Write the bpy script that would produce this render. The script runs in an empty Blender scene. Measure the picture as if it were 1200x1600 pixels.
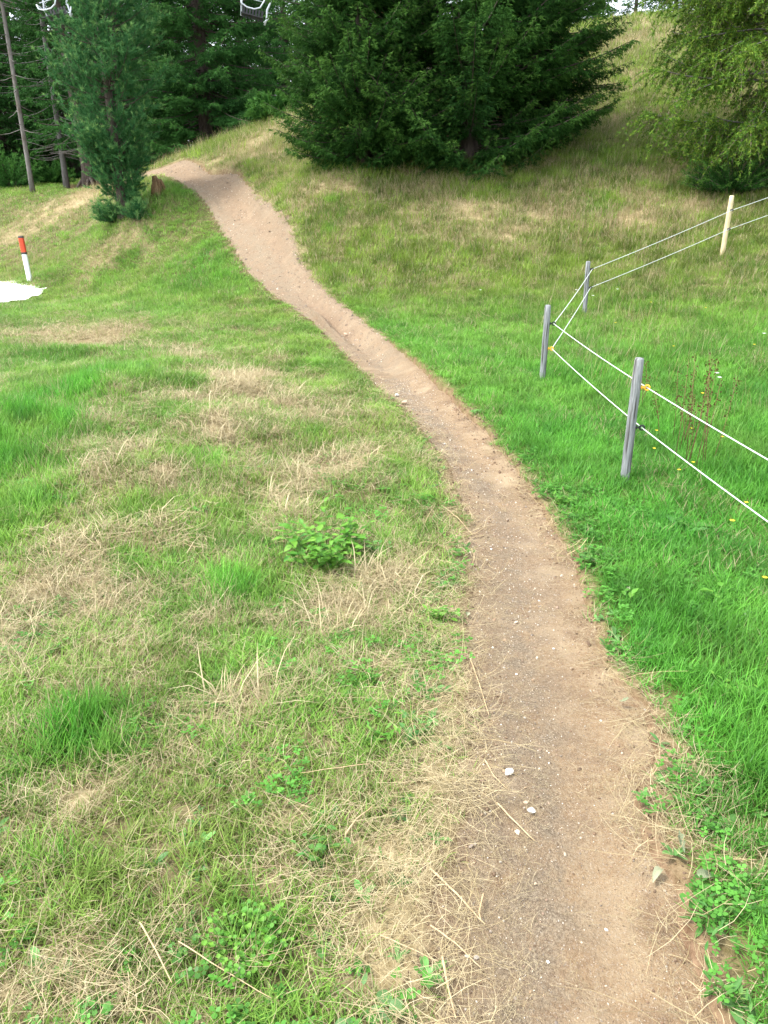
import bpy, math, random
import numpy as np
from mathutils import Vector, Matrix

R = math.radians
rng = np.random.default_rng(7)
random.seed(7)
sc = bpy.context.scene
col = sc.collection

# ------------------------------------------------------------------ camera, sky, sun, exposure
CAM_H, PITCH, F = 1.6, R(22.0), 1200.0
cam_d = bpy.data.cameras.new('camera')
cam_d.sensor_fit = 'VERTICAL'; cam_d.sensor_height = 36.0; cam_d.lens = 27.0
cam_d.clip_start = 0.05; cam_d.clip_end = 2000
cam = bpy.data.objects.new('camera', cam_d); col.objects.link(cam)
cam.location = (0, 0, CAM_H); cam.rotation_euler = (R(90) - PITCH, 0, 0)
sc.camera = cam

SUN_EL, SUN_AZ = R(62), R(-98)          # azimuth measured from +Y towards +X: from the left
w = bpy.data.worlds.new('World'); sc.world = w; w.use_nodes = True
nt = w.node_tree; nt.nodes.clear()
o_ = nt.nodes.new('ShaderNodeOutputWorld'); bg = nt.nodes.new('ShaderNodeBackground')
sky = nt.nodes.new('ShaderNodeTexSky'); sky.sky_type = 'NISHITA'; sky.sun_disc = False
sky.sun_elevation = SUN_EL; sky.sun_rotation = SUN_AZ; sky.air_density = 1.0; sky.dust_density = 3.0; sky.altitude = 1500
hs = nt.nodes.new('ShaderNodeHueSaturation'); hs.inputs['Saturation'].default_value = 0.30; hs.inputs['Value'].default_value = 1.25
nt.links.new(sky.outputs[0], hs.inputs['Color']); nt.links.new(hs.outputs[0], bg.inputs[0])
bg.inputs[1].default_value = 0.15
nt.links.new(bg.outputs[0], o_.inputs[0])
sd_ = bpy.data.lights.new('sun', 'SUN'); sd_.energy = 1.5; sd_.angle = R(11); sd_.color = (1.0, 0.96, 0.9)
sun = bpy.data.objects.new('sun', sd_); col.objects.link(sun)
sdir = Vector((math.sin(SUN_AZ) * math.cos(SUN_EL), math.cos(SUN_AZ) * math.cos(SUN_EL), math.sin(SUN_EL)))
sun.rotation_euler = sdir.to_track_quat('Z', 'Y').to_euler()
sc.view_settings.view_transform = 'Standard'; sc.view_settings.look = 'None'
sc.view_settings.exposure = 2.0; sc.view_settings.gamma = 1.0; sc.view_settings.use_curve_mapping = False
sc.cycles.max_bounces = 5; sc.cycles.diffuse_bounces = 3; sc.cycles.transmission_bounces = 3; sc.cycles.glossy_bounces = 1

# ------------------------------------------------------------------ helpers
SP, CP = math.sin(PITCH), math.cos(PITCH)
def rdir(px, py):
    cx, cy = (px - 600) / F, (800 - py) / F
    return np.array([cx, CP + cy * SP, -SP + cy * CP])
def P(px, py, t): return np.array([0, 0, CAM_H]) + t * rdir(px, py)

def hash2(ix, iy, seed):
    h = (ix.astype(np.int64) * 374761393 + iy.astype(np.int64) * 668265263 + seed * 2147483647) & 0xffffffff
    h = ((h ^ (h >> 13)) * 1274126177) & 0xffffffff
    h = (h ^ (h >> 16)) & 0xffffffff
    return h / 4294967295.0
def vnoise(x, y, s, seed=0):
    x = np.asarray(x) / s; y = np.asarray(y) / s
    ix = np.floor(x); iy = np.floor(y); fx = x - ix; fy = y - iy
    fx = fx * fx * (3 - 2 * fx); fy = fy * fy * (3 - 2 * fy)
    a = hash2(ix, iy, seed); b = hash2(ix + 1, iy, seed); c = hash2(ix, iy + 1, seed); d = hash2(ix + 1, iy + 1, seed)
    return (a * (1 - fx) + b * fx) * (1 - fy) + (c * (1 - fx) + d * fx) * fy
def fbm(x, y, s, seed=0, oct=3):
    v = 0; a = 1; t = 0
    for k in range(oct):
        v = v + a * vnoise(x, y, s / 2 ** k, seed + 17 * k); t += a; a *= 0.5
    return v / t - 0.5
def sstep(a, b, x):
    t = np.clip((x - a) / (b - a), 0, 1); return t * t * (3 - 2 * t)

# terrain: a smooth surface through measured points (pixel row / column of the photograph + distance)
CT = [(600,1600,1.61),(0,1600,1.61),(1200,1600,1.61),(0,1200,2.3),(600,1200,2.3),(1200,1200,2.3),
 (0,900,3.5),(0,700,5.0),(100,700,4.9),(0,600,7.0),(150,600,6.4),(300,600,6.8),(600,900,3.53),(600,700,5.4),(450,600,7.15),
 (1200,900,3.5),(1200,750,4.65),(975,755,4.7),(1200,600,6.7),(847,597,7.0),(1000,600,6.95),(1200,500,8.9),(1000,500,9.7),
 (915,487,10.2),(800,500,9.9),(650,500,10.3),(1128,400,11.0),(1250,400,10.6),(950,400,12.0),(800,400,12.4),(650,400,12.6),(520,400,12.9),
 (420,400,13.3),(450,450,11.9),(490,500,10.6),(560,560,8.45),(385,350,14.9),(345,300,16.5),(330,272,18.0),(265,268,18.8),
 (300,400,14.3),(300,450,13.2),(200,450,14.6),(200,400,16.0),(100,400,18.2),(0,400,20.0),(0,350,22.0),(0,305,24.5),(150,300,21.5),(205,340,16.6),
 (250,300,17.2),(100,450,16.0),(0,455,16.2),(0,480,12.0),(100,500,11.2),(250,500,10.9),(370,500,10.8),
 (500,262,14.5),(430,300,15.8),(600,300,14.0),(700,300,13.9),(850,300,13.6),(700,240,15.6),(850,235,15.0),(1000,300,13.3),(1200,300,12.8),
 (400,232,18.2),(470,190,18.0),(900,200,16.5),(950,100,19.0),(1000,25,22.0),(1100,200,15.6),(1200,200,15.2),(1200,80,18.5),(1120,60,20.0),
 (330,262,26.0),(100,290,26.0),(-100,300,27.0),(440,200,23.0),(-300,450,16),(-300,380,22)]
TP = np.array([P(*c) for c in CT])
anch = [(0,-3,0),(-3,-3,0),(3,-3,0.05),(-8,0,-.1),(8,0,.5),(12,6,1.6),(-12,6,-.2),(-14,14,-.3),(14,14,4.3),(10,32,6.4),(18,30,7.5),(3,34,5.2),(-6,38,3.0),
        (-18,36,2.2),(-30,20,.8),(28,18,7.5),(-30,-10,-.5),(30,-10,1.5),(0,-30,-1.0),(0,60,5.0),(-35,60,3.0),(35,60,8.0)]
TP = np.vstack([TP, np.array(anch, float)])
def _phi(r2): return 0.5 * r2 * np.log(r2 + 1e-9)
_n = len(TP)
_d2 = ((TP[:, None, :2] - TP[None, :, :2]) ** 2).sum(-1)
_A = np.zeros((_n + 3, _n + 3)); _A[:_n, :_n] = _phi(_d2) + 0.35 * np.eye(_n)
_Pm = np.c_[np.ones(_n), TP[:, :2]]; _A[:_n, _n:] = _Pm; _A[_n:, :_n] = _Pm.T
_W = np.linalg.solve(_A, np.r_[TP[:, 2], 0, 0, 0])
def H0(x, y):
    x = np.clip(np.asarray(x, float), -40, 40); y = np.clip(np.asarray(y, float), -30, 62)
    sh = x.shape; xf = x.ravel(); yf = y.ravel(); out = np.empty(len(xf))
    for i in range(0, len(xf), 20000):
        a, b = xf[i:i+20000, None], yf[i:i+20000, None]
        r2 = (a - TP[None, :, 0]) ** 2 + (b - TP[None, :, 1]) ** 2
        out[i:i+20000] = _phi(r2) @ _W[:_n] + _W[_n] + _W[_n+1] * a[:, 0] + _W[_n+2] * b[:, 0]
    return out.reshape(sh)
def hit(px, py, tmax=40):
    d = rdir(px, py); ts = np.linspace(1.0, tmax, 1600)
    g = CAM_H + ts * d[2] - H0(ts * d[0], ts * d[1])
    k = np.argmax(g < 0)
    if g[k] >= 0: return None
    t = ts[k-1] + (ts[k] - ts[k-1]) * g[k-1] / (g[k-1] - g[k])
    return P(px, py, t)

# path outline (left edge going away, right edge coming back)
LE = [(700,1600),(702,1500),(700,1400),(735,1300),(752,1200),(748,1100),(740,1000),(742,900),(740,820),(712,740),(690,700),(648,650),(592,600),(552,560),(492,500),(425,455),(388,420),(376,400),(345,350),(322,312),(296,291),(268,281)]
RE = [(372,271),(381,290),(396,310),(425,340),(452,370),(461,400),(468,425),(487,450),(545,500),(600,545),(640,575),(680,603),(735,650),(780,700),(818,750),(850,800),(882,850),(905,900),(930,1000),(946,1050),(1000,1095),(1022,1170),(985,1240),(1005,1300),(1055,1400),(1075,1500),(1105,1600)]
lw = [hit(*p)[:2] for p in LE]; rw = [hit(*p)[:2] for p in RE]
crest_l = [hit(240, 276)[:2], P(190, 280, 21)[:2], P(135, 291, 23.5)[:2], P(98, 294, 25)[:2]]
crest_r = [P(96, 270, 27)[:2], P(135, 268, 25.5)[:2], P(190, 268, 23)[:2], P(240, 263, 21)[:2], P(285, 264, 20)[:2], hit(330, 272)[:2]]
poly = np.array([np.array([0.05, -3.0]), np.array([.08, .4])] + lw + crest_l + crest_r + rw + [np.array([.52, .4]), np.array([.55, -3.0])])
def poly_sd(x, y, pl):
    x = np.asarray(x, float); y = np.asarray(y, float); sh = x.shape; x = x.ravel(); y = y.ravel()
    best = np.full(x.shape, 1e9); ins = np.zeros(x.shape, bool)
    for i in range(len(pl)):
        ax, ay = pl[i]; bx, by = pl[(i + 1) % len(pl)]
        dx, dy = bx - ax, by - ay; L2 = dx * dx + dy * dy + 1e-12
        t = np.clip(((x - ax) * dx + (y - ay) * dy) / L2, 0, 1)
        d = (x - ax - t * dx) ** 2 + (y - ay - t * dy) ** 2
        best = np.minimum(best, d)
        c = ((ay > y) != (by > y)) & (x < (bx - ax) * (y - ay) / (by - ay + 1e-12) + ax)
        ins ^= c
    d = np.sqrt(best); return np.where(ins, -d, d).reshape(sh)
def path_sd(x, y):
    s = poly_sd(x, y, poly)
    return s + 0.07 * fbm(x, y, 0.35, 3, 3) + 0.03 * fbm(x, y, 0.08, 5, 2)
_cy = np.array([-3, .4] + [.5 * (a[1] + b[1]) for a, b in zip([np.array(hit(*p)[:2]) for p in [(700,1600),(748,1200),(740,1000),(740,820),(648,650),(552,560),(425,455),(345,350)]],
      [np.array(hit(*p)[:2]) for p in [(1105,1600),(1010,1200),(930,1000),(870,820),(735,650),(625,560),(490,455),(432,350)]])] + [18.5, 24])
_cx = np.array([.3, .3] + [.5 * (hit(*a)[0] + hit(*b)[0]) for a, b in zip([(700,1600),(748,1200),(740,1000),(740,820),(648,650),(552,560),(425,455),(345,350)],
      [(1105,1600),(1010,1200),(930,1000),(870,820),(735,650),(625,560),(490,455),(432,350)])] + [-4.2, -9])
def rightness(x, y): return np.asarray(x) - np.interp(y, _cy, _cx)

def relief(x, y):
    left = sstep(0.2, -0.6, rightness(x, y))
    r = 0.05 * fbm(x, y, 0.9, 11, 3) + left * (0.10 * fbm(x, y, 1.4, 23, 3) + .13 * sstep(2.5, 4.5, y) * sstep(11, 8, y) * fbm(x, y, .55, 27, 2))
    return r * sstep(0.0, 0.5, poly_sd(x, y, poly))
ROAD = np.array([hit(-500,432)[:2], hit(0,441)[:2], hit(34,447)[:2], hit(60,456)[:2], hit(40,466)[:2], hit(0,472)[:2], hit(-500,480)[:2]])
def G(x, y):                                     # final ground surface
    x = np.asarray(x, float); y = np.asarray(y, float)
    s = path_sd(x, y)
    bank = 0.0 + 0.11 * sstep(5.0, 8.5, y) * sstep(24, 16, y) * sstep(0.0, 0.15, rightness(x, y))   # the uphill lip stands proud
    z = H0(x, y) + relief(x, y) + bank * sstep(-0.02, 0.03, s) * sstep(1.2, 0.05, s)
    z = z - 0.16 * sstep(0.03, -0.06, s)
    rs = poly_sd(x, y, ROAD); z = z - 0.10 * sstep(0.05, -0.15, rs)
    return z
def PZ(x, y):                                    # path surface
    s = poly_sd(x, y, poly)
    r_ = rightness(x, y); rise = .13 * sstep(6, 9.5, y) * sstep(19, 16.5, y) * sstep(.22, .0, -s) * (r_ > 0)
    return H0(x, y) + rise - (.004 + .018 * np.maximum(sstep(-.30, .12, r_), sstep(3.5, 5, y))) - 0.02 * sstep(0, -0.25, s) + (.026 - .014 * sstep(5, 8, y)) * fbm(x, y, .3, 41, 3) + .010 * fbm(x, y, .06, 43, 2)

# patches of dryness and lushness, centred where the photograph shows them
def patch_list(lst):
    out = []
    for px, py, rx, ry, a in lst:
        c = hit(px, py)
        if c is None: continue
        u = hit(px, max(py - ry, 255 if px < 800 else 60)); t = np.linalg.norm(c - np.array([0, 0, CAM_H]))
        ryw = max(0.08, np.hypot(*(u[:2] - c[:2]))) if u is not None else ry / F * t * 3
        out.append((c[0], c[1], rx / F * t * .95, ryw, a))
    return out
BARE = patch_list([(995,1130,45,40,1.),(1000,1190,38,40,1.),(960,1085,25,18,.8),(990,1270,30,30,.8),(1035,1370,30,40,.8),(1065,1470,30,45,.8),(1100,1560,30,40,.6),(935,1010,14,30,.7),(905,920,10,30,.6)])
DRY = patch_list([(120,525,90,14,.9),(270,555,50,16,.55),(385,600,45,25,.9),(350,670,35,25,.9),(480,640,90,22,.45),(490,730,95,40,.6),(440,790,40,16,.6),
  (170,650,25,25,.45),(275,745,12,18,.8),(60,930,110,45,.75),(200,850,50,22,.6),(150,760,30,40,.4),(400,700,40,20,.35),(380,1090,50,35,.7),(120,1040,140,45,.45),(300,960,60,30,.45),
  (150,1500,150,60,.7),(240,1380,70,50,.35),(120,1230,60,30,.35),(435,1365,40,26,.9),(550,1400,60,25,.45),(560,1290,40,40,.35),(640,1360,70,60,.5),(640,1500,80,90,.65),(690,1100,50,60,.45),(690,1230,60,60,.45),
  (620,900,90,30,.4),(520,950,80,40,.4),(700,700,30,40,.25),(170,380,60,16,.5),(30,360,60,14,.55),(120,310,90,10,.75),(620,930,60,30,.3),
  (830,330,130,28,.6),(1000,330,110,18,.5),(700,330,80,20,.45),(560,290,90,20,.45),(420,220,70,16,.65),(480,330,50,25,.3),(960,60,50,20,.6),(960,200,60,30,.25),(1040,280,80,20,.35),
  (1010,1260,60,60,.6),(1090,1230,40,25,.5),(1050,1450,50,60,.6),(990,1130,50,60,.5),(960,1060,30,30,.4),(1150,1350,60,30,.3),(850,340,60,20,.3),(680,640,20,12,.3)])
LUSH = patch_list([(60,650,90,70,1.),(60,760,60,60,.7),(170,600,90,30,.5),(60,560,60,20,.5),(110,1150,100,45,.9),(30,1200,40,50,.7),(350,930,45,35,.8),(205,790,35,40,.55),(320,730,40,40,.5),
  (420,860,30,30,.3),(60,1350,60,40,.4),(340,1150,50,30,.4),(400,1450,60,40,.5),(430,1100,40,30,.3),(250,1430,60,40,.3),(770,240,60,16,.8),(930,320,50,12,.4),(515,348,14,8,.8),(285,430,20,10,.6),
  (320,430,90,40,.4),(260,300,40,14,.6),(640,600,60,30,.2),(1100,650,120,90,.5),(1080,1000,100,120,.6),(1150,1200,60,60,.6),(1150,1500,60,60,.5),(920,480,60,20,.3),(1000,480,60,15,.5),(920,240,40,14,.4),(180,420,60,20,.3)])
def field(x, y, pl, seed):
    wx = x + .25 * fbm(x, y, .5, seed, 3) * np.clip(y / 4, .5, 2); wy = y + .5 * fbm(x, y, .5, seed + 5, 3) * np.clip(y / 4, .5, 3)
    v = np.zeros(np.shape(x))
    for cx, cy, rx, ry, a in pl:
        v = np.maximum(v, a * np.exp(-(((wx - cx) / rx) ** 2 + ((wy - cy) / ry) ** 2) ** 1.3 * .8))
    return v
def fields(x, y):
    rt = rightness(x, y); right = sstep(-.15, .15, rt)
    hill = right * sstep(8.5, 12.5, y + 0.25 * np.clip(x - 2, -3, 6) + 2 * fbm(x, y, 2.5, 71, 3))
    s = path_sd(x, y)
    base = (1 - right) * (.24 + .03 * sstep(9, 3, y)) + right * (.06 + .10 * (vnoise(x, y, .45, 401) > .62))
    base = base + hill * .20 + (1 - right) * sstep(10, 14, y) * -.10
    # the left verge close to the path is greener further off
    base = base * (1 - .7 * (1 - right) * sstep(.9, .2, s) * sstep(5, 9, y))
    lush = field(x, y, LUSH, 91) * np.clip(.75 + 1.6 * fbm(x, y, .3, 191, 3), .2, 1)
    dry = np.clip(base * (1 - .8 * lush) + field(x, y, DRY, 81) * .9 + (.55 * fbm(x, y, .6, 61, 3) + .55 * fbm(x, y, .28, 67, 2) + .75 * fbm(x, y, .12, 65, 2)) * (1 - .82 * right * (1 - hill)) , 0, 1)
    dry = np.clip(dry - .25 * lush + .45 * sstep(.12, 0, s) * sstep(8, 3, y), 0, 1)
    return dry, lush, right, hill, s

# ------------------------------------------------------------------ materials
def mat(name):
    m = bpy.data.materials.new(name); m.use_nodes = True; n = m.node_tree; b = n.nodes['Principled BSDF']
    return m, n, b
def N(n, t, **k):
    q = n.nodes.new(t)
    for a, v in k.items():
        if a in q.inputs: q.inputs[a].default_value = v
        else: setattr(q, a, v)
    return q
def noise_mat(name, c1, c2, scale=8, rough=.8, bump=.3, detail=6, c3=None, s3=2.0, spec=.3, stretch=None):
    m, n, b = mat(name)
    tc = N(n, 'ShaderNodeTexCoord'); src = tc.outputs['Object']
    if stretch:
        mp = N(n, 'ShaderNodeMapping'); mp.inputs['Scale'].default_value = stretch; n.links.new(src, mp.inputs[0]); src = mp.outputs[0]
    no = N(n, 'ShaderNodeTexNoise', Scale=scale, Detail=detail, Roughness=.65); n.links.new(src, no.inputs['Vector'])
    cr = N(n, 'ShaderNodeValToRGB'); cr.color_ramp.elements[0].position = .32; cr.color_ramp.elements[1].position = .68
    cr.color_ramp.elements[0].color = (*c1, 1); cr.color_ramp.elements[1].color = (*c2, 1)
    n.links.new(no.outputs[0], cr.inputs[0]); out = cr.outputs[0]
    if c3:
        n2 = N(n, 'ShaderNodeTexNoise', Scale=s3, Detail=4); n.links.new(src, n2.inputs['Vector'])
        r2 = N(n, 'ShaderNodeValToRGB'); r2.color_ramp.elements[0].position = .5; r2.color_ramp.elements[1].position = .65
        n.links.new(n2.outputs[0], r2.inputs[0])
        mx = N(n, 'ShaderNodeMix', data_type='RGBA'); n.links.new(r2.outputs[0], mx.inputs[0]); n.links.new(out, mx.inputs[6]); mx.inputs[7].default_value = (*c3, 1); out = mx.outputs[2]
    n.links.new(out, b.inputs['Base Color']); b.inputs['Roughness'].default_value = rough; b.inputs['Specular IOR Level'].default_value = spec
    if bump:
        bp = N(n, 'ShaderNodeBump', Strength=bump, Distance=.01); n.links.new(no.outputs[0], bp.inputs['Height']); n.links.new(bp.outputs[0], b.inputs['Normal'])
    return m
def leaf_shader(n, b, colsock, trans=.35, rough=.55, spec=.25):
    tr = N(n, 'ShaderNodeBsdfTranslucent'); n.links.new(colsock, tr.inputs[0]); n.links.new(colsock, b.inputs['Base Color'])
    b.inputs['Roughness'].default_value = rough; b.inputs['Specular IOR Level'].default_value = spec
    ms = N(n, 'ShaderNodeMixShader'); ms.inputs[0].default_value = trans
    n.links.new(b.outputs[0], ms.inputs[1]); n.links.new(tr.outputs[0], ms.inputs[2])
    n.links.new(ms.outputs[0], n.nodes['Material Output'].inputs['Surface'])
def blade_mat(name, straw=((.34,.265,.13),(.46,.38,.22)), trans=.35, rough=.5, spec=.25):
    # tint and dry share come with each plant; every blade keeps its own tone; a share of the blades is straw
    m, n, b = mat(name)
    ti = N(n, 'ShaderNodeAttribute', attribute_type='INSTANCER', attribute_name='tint')
    dr = N(n, 'ShaderNodeAttribute', attribute_type='INSTANCER', attribute_name='dryf')
    bv = N(n, 'ShaderNodeAttribute', attribute_type='GEOMETRY', attribute_name='bv')
    sp = N(n, 'ShaderNodeSeparateColor'); n.links.new(bv.outputs['Color'], sp.inputs[0])
    lt = N(n, 'ShaderNodeMath', operation='LESS_THAN'); n.links.new(sp.outputs[2], lt.inputs[0]); n.links.new(dr.outputs['Fac'], lt.inputs[1])
    st = N(n, 'ShaderNodeMix', data_type='RGBA'); n.links.new(sp.outputs[0], st.inputs[0]); st.inputs[6].default_value = (*straw[0], 1); st.inputs[7].default_value = (*straw[1], 1)
    mr = N(n, 'ShaderNodeMapRange'); mr.inputs[3].default_value = .62; mr.inputs[4].default_value = 1.4; n.links.new(sp.outputs[0], mr.inputs[0])
    mu = N(n, 'ShaderNodeVectorMath', operation='SCALE'); n.links.new(ti.outputs['Color'], mu.inputs[0]); n.links.new(mr.outputs[0], mu.inputs['Scale'])
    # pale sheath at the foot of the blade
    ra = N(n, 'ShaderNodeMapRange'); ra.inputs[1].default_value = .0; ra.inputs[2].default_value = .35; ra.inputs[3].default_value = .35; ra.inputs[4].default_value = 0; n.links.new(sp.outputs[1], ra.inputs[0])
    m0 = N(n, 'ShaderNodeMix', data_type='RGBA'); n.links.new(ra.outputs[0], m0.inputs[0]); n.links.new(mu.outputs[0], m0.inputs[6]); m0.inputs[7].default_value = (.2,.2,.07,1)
    mx = N(n, 'ShaderNodeMix', data_type='RGBA'); n.links.new(lt.outputs[0], mx.inputs[0]); n.links.new(m0.outputs[2], mx.inputs[6]); n.links.new(st.outputs[2], mx.inputs[7])
    leaf_shader(n, b, mx.outputs[2], trans, rough, spec)
    return m
def needle_mat(name, dark, light, trans=.2, brown=(.12,.07,.03), brown_at=.06, tip=None):
    m, n, b = mat(name)
    bv = N(n, 'ShaderNodeAttribute', attribute_type='GEOMETRY', attribute_name='bv')
    sp = N(n, 'ShaderNodeSeparateColor'); n.links.new(bv.outputs['Color'], sp.inputs[0])
    mx = N(n, 'ShaderNodeMix', data_type='RGBA'); n.links.new(sp.outputs[0], mx.inputs[0]); mx.inputs[6].default_value = (*dark, 1); mx.inputs[7].default_value = (*light, 1)
    out = mx.outputs[2]
    if tip:
        m3 = N(n, 'ShaderNodeMix', data_type='RGBA'); n.links.new(sp.outputs[1], m3.inputs[0]); n.links.new(out, m3.inputs[6]); m3.inputs[7].default_value = (*tip, 1); out = m3.outputs[2]
    lt = N(n, 'ShaderNodeMath', operation='LESS_THAN'); n.links.new(sp.outputs[2], lt.inputs[0]); lt.inputs[1].default_value = brown_at
    m2 = N(n, 'ShaderNodeMix', data_type='RGBA'); n.links.new(lt.outputs[0], m2.inputs[0]); n.links.new(out, m2.inputs[6]); m2.inputs[7].default_value = (*brown, 1)
    leaf_shader(n, b, m2.outputs[2], trans, .7, .08)
    return m

M = {}
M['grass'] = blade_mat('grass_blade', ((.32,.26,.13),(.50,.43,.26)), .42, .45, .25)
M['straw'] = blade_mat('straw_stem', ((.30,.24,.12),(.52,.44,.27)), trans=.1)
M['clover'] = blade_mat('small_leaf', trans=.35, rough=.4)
M['spruce'] = needle_mat('spruce_needles', (.009,.036,.008), (.040,.118,.020), tip=(.10,.21,.035), brown_at=.02)
M['dark_spruce'] = needle_mat('dark_spruce_needles', (.014,.055,.014), (.050,.15,.030), tip=(.08,.21,.04), brown_at=.03)
M['pine'] = needle_mat('stone_pine_needles', (.018,.085,.030), (.095,.25,.078), tip=(.22,.37,.11), brown_at=.02)
M['larch'] = needle_mat('larch_needles', (.035,.10,.016), (.13,.25,.034), tip=(.26,.34,.04), brown=(.14,.11,.08), brown_at=.10)
M['bush'] = needle_mat('bush_leaves', (.03,.1,.02), (.07,.2,.04), tip=(.09,.22,.04), brown_at=.01)
M['bark'] = noise_mat('bark', (.035,.026,.02), (.10,.08,.065), 14, .95, .8, stretch=(1,1,.25))
M['grey_bark'] = noise_mat('grey_bark', (.11,.10,.09), (.22,.205,.19), 16, .95, .8, c3=(.10,.08,.06), s3=5, stretch=(1,1,.3))
M['bark2'] = noise_mat('dim_grey_bark', (.08,.075,.07), (.17,.16,.15), 16, .95, .8, stretch=(1,1,.3))
M['red_dead'] = noise_mat('dead_wood_brown', (.09,.05,.025), (.20,.125,.06), 30, .95, .8)
M['post'] = noise_mat('weathered_post_wood', (.13,.14,.14), (.36,.37,.37), 150, .85, .9, c3=(.07,.065,.06), s3=70, stretch=(1,1,.05))
M['new_post'] = noise_mat('fresh_post_wood', (.50,.40,.22), (.68,.58,.36), 20, .8, .4, c3=(.34,.26,.13), s3=7, stretch=(1,1,.3))
M['rope'] = noise_mat('white_fence_rope', (.48,.52,.48), (.66,.69,.66), 60, .6, .3)
M['orange'] = noise_mat('orange_plastic', (.85,.42,.03), (.9,.5,.06), 10, .4, 0)
M['black'] = noise_mat('black_plastic', (.012,.013,.015), (.03,.03,.03), 10, .4, 0)
M['white_paint'] = noise_mat('white_post_paint', (.74,.76,.76), (.82,.83,.83), 9, .5, .05)
M['red_refl'] = noise_mat('red_band', (.50,.05,.02), (.62,.08,.03), 9, .35, 0)
M['dark_band'] = noise_mat('dark_band', (.04,.035,.03), (.07,.06,.05), 9, .6, 0)
M['metal'] = noise_mat('galvanised_tube', (.42,.46,.50), (.60,.64,.68), 9, .4, 0)
M['dark_metal'] = noise_mat('dark_seat_slats', (.02,.025,.03), (.05,.045,.045), 9, .5, 0)
M['stone'] = noise_mat('pale_stone', (.55,.52,.46), (.78,.76,.70), 60, .8, .5)
M['tan_stone'] = noise_mat('tan_stone', (.36,.27,.18), (.5,.38,.27), 60, .8, .5)
M['stalk'] = noise_mat('dry_stalk', (.38,.27,.14), (.56,.42,.25), 40, .6, .2, stretch=(1,1,.1))
M['road'] = noise_mat('pale_road_gravel', (.62,.61,.59), (.82,.81,.79), 25, .9, .5)

# soil of the path
def soil_mat(name):
    m, n, b = mat(name)
    ge = N(n, 'ShaderNodeNewGeometry'); po = ge.outputs['Position']
    def no(s, d=6, ro=.6):
        q = N(n, 'ShaderNodeTexNoise', Scale=s, Detail=d, Roughness=ro); n.links.new(po, q.inputs['Vector']); return q.outputs[0]
    def ramp(x, a, b_, ca=(0,0,0,1), cb=(1,1,1,1)):
        q = N(n, 'ShaderNodeValToRGB'); q.color_ramp.elements[0].position = a; q.color_ramp.elements[1].position = b_; q.color_ramp.elements[0].color = ca; q.color_ramp.elements[1].color = cb; n.links.new(x, q.inputs[0]); return q.outputs[0]
    def mix(f, a, b_):
        q = N(n, 'ShaderNodeMix', data_type='RGBA')
        for s_, i in ((f, 0), (a, 6), (b_, 7)):
            if hasattr(s_, 'links'): n.links.new(s_, q.inputs[i])
            else: q.inputs[i].default_value = s_
        return q.outputs[2]
    base0 = None; at = N(n, 'ShaderNodeAttribute', attribute_type='GEOMETRY', attribute_name='grit')
    base = ramp(no(2.2, 5), .35, .68, (.215,.135,.073,1), (.335,.230,.128,1))
    base = mix(ramp(no(55, 5, .75), .42, .62), base, (.35,.26,.155,1))
    base = mix(ramp(no(5.5, 5, .65), .50, .66), base, (.21,.14,.083,1)); base = mix(ramp(no(3.1, 3, .5), .52, .66), base, (.41,.31,.19,1))
    speck = ramp(no(170, 3, .8), .56, .66); base = mix(speck, base, (.42,.345,.26,1))
    d2 = ramp(no(120, 3, .8), .60, .68); base = mix(d2, base, (.14,.09,.055,1))
    fr = N(n, 'ShaderNodeSeparateXYZ'); n.links.new(po, fr.inputs[0]); fm = N(n, 'ShaderNodeMapRange'); fm.inputs[1].default_value = 6; fm.inputs[2].default_value = 11; fm.inputs[4].default_value = .65; n.links.new(fr.outputs[1], fm.inputs[0]); base = mix(fm.outputs[0], base, ramp(no(24, 6, .8), .35, .65, (.15,.10,.068,1), (.29,.205,.135,1)))   # browner stony soil up the slope
    grit = mix(ramp(no(130, 4, .8), .42, .6), (.16,.12,.08,1), (.33,.265,.18,1))
    f = N(n, 'ShaderNodeMath', operation='MULTIPLY'); n.links.new(at.outputs['Fac'], f.inputs[0]); n.links.new(ramp(no(9, 5, .7), .3, .6), f.inputs[1])
    base = mix(f.outputs[0], base, grit)
    n.links.new(base, b.inputs['Base Color']); b.inputs['Roughness'].default_value = .95; b.inputs['Specular IOR Level'].default_value = .15
    ad = N(n, 'ShaderNodeMath', operation='ADD'); n.links.new(no(45, 6, .7), ad.inputs[0]); n.links.new(no(180, 3, .8), ad.inputs[1])
    bp = N(n, 'ShaderNodeBump', Strength=1.0, Distance=.009); n.links.new(ad.outputs[0], bp.inputs['Height']); n.links.new(bp.outputs[0], b.inputs['Normal'])
    return m
M['soil'] = soil_mat('path_soil')
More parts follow.
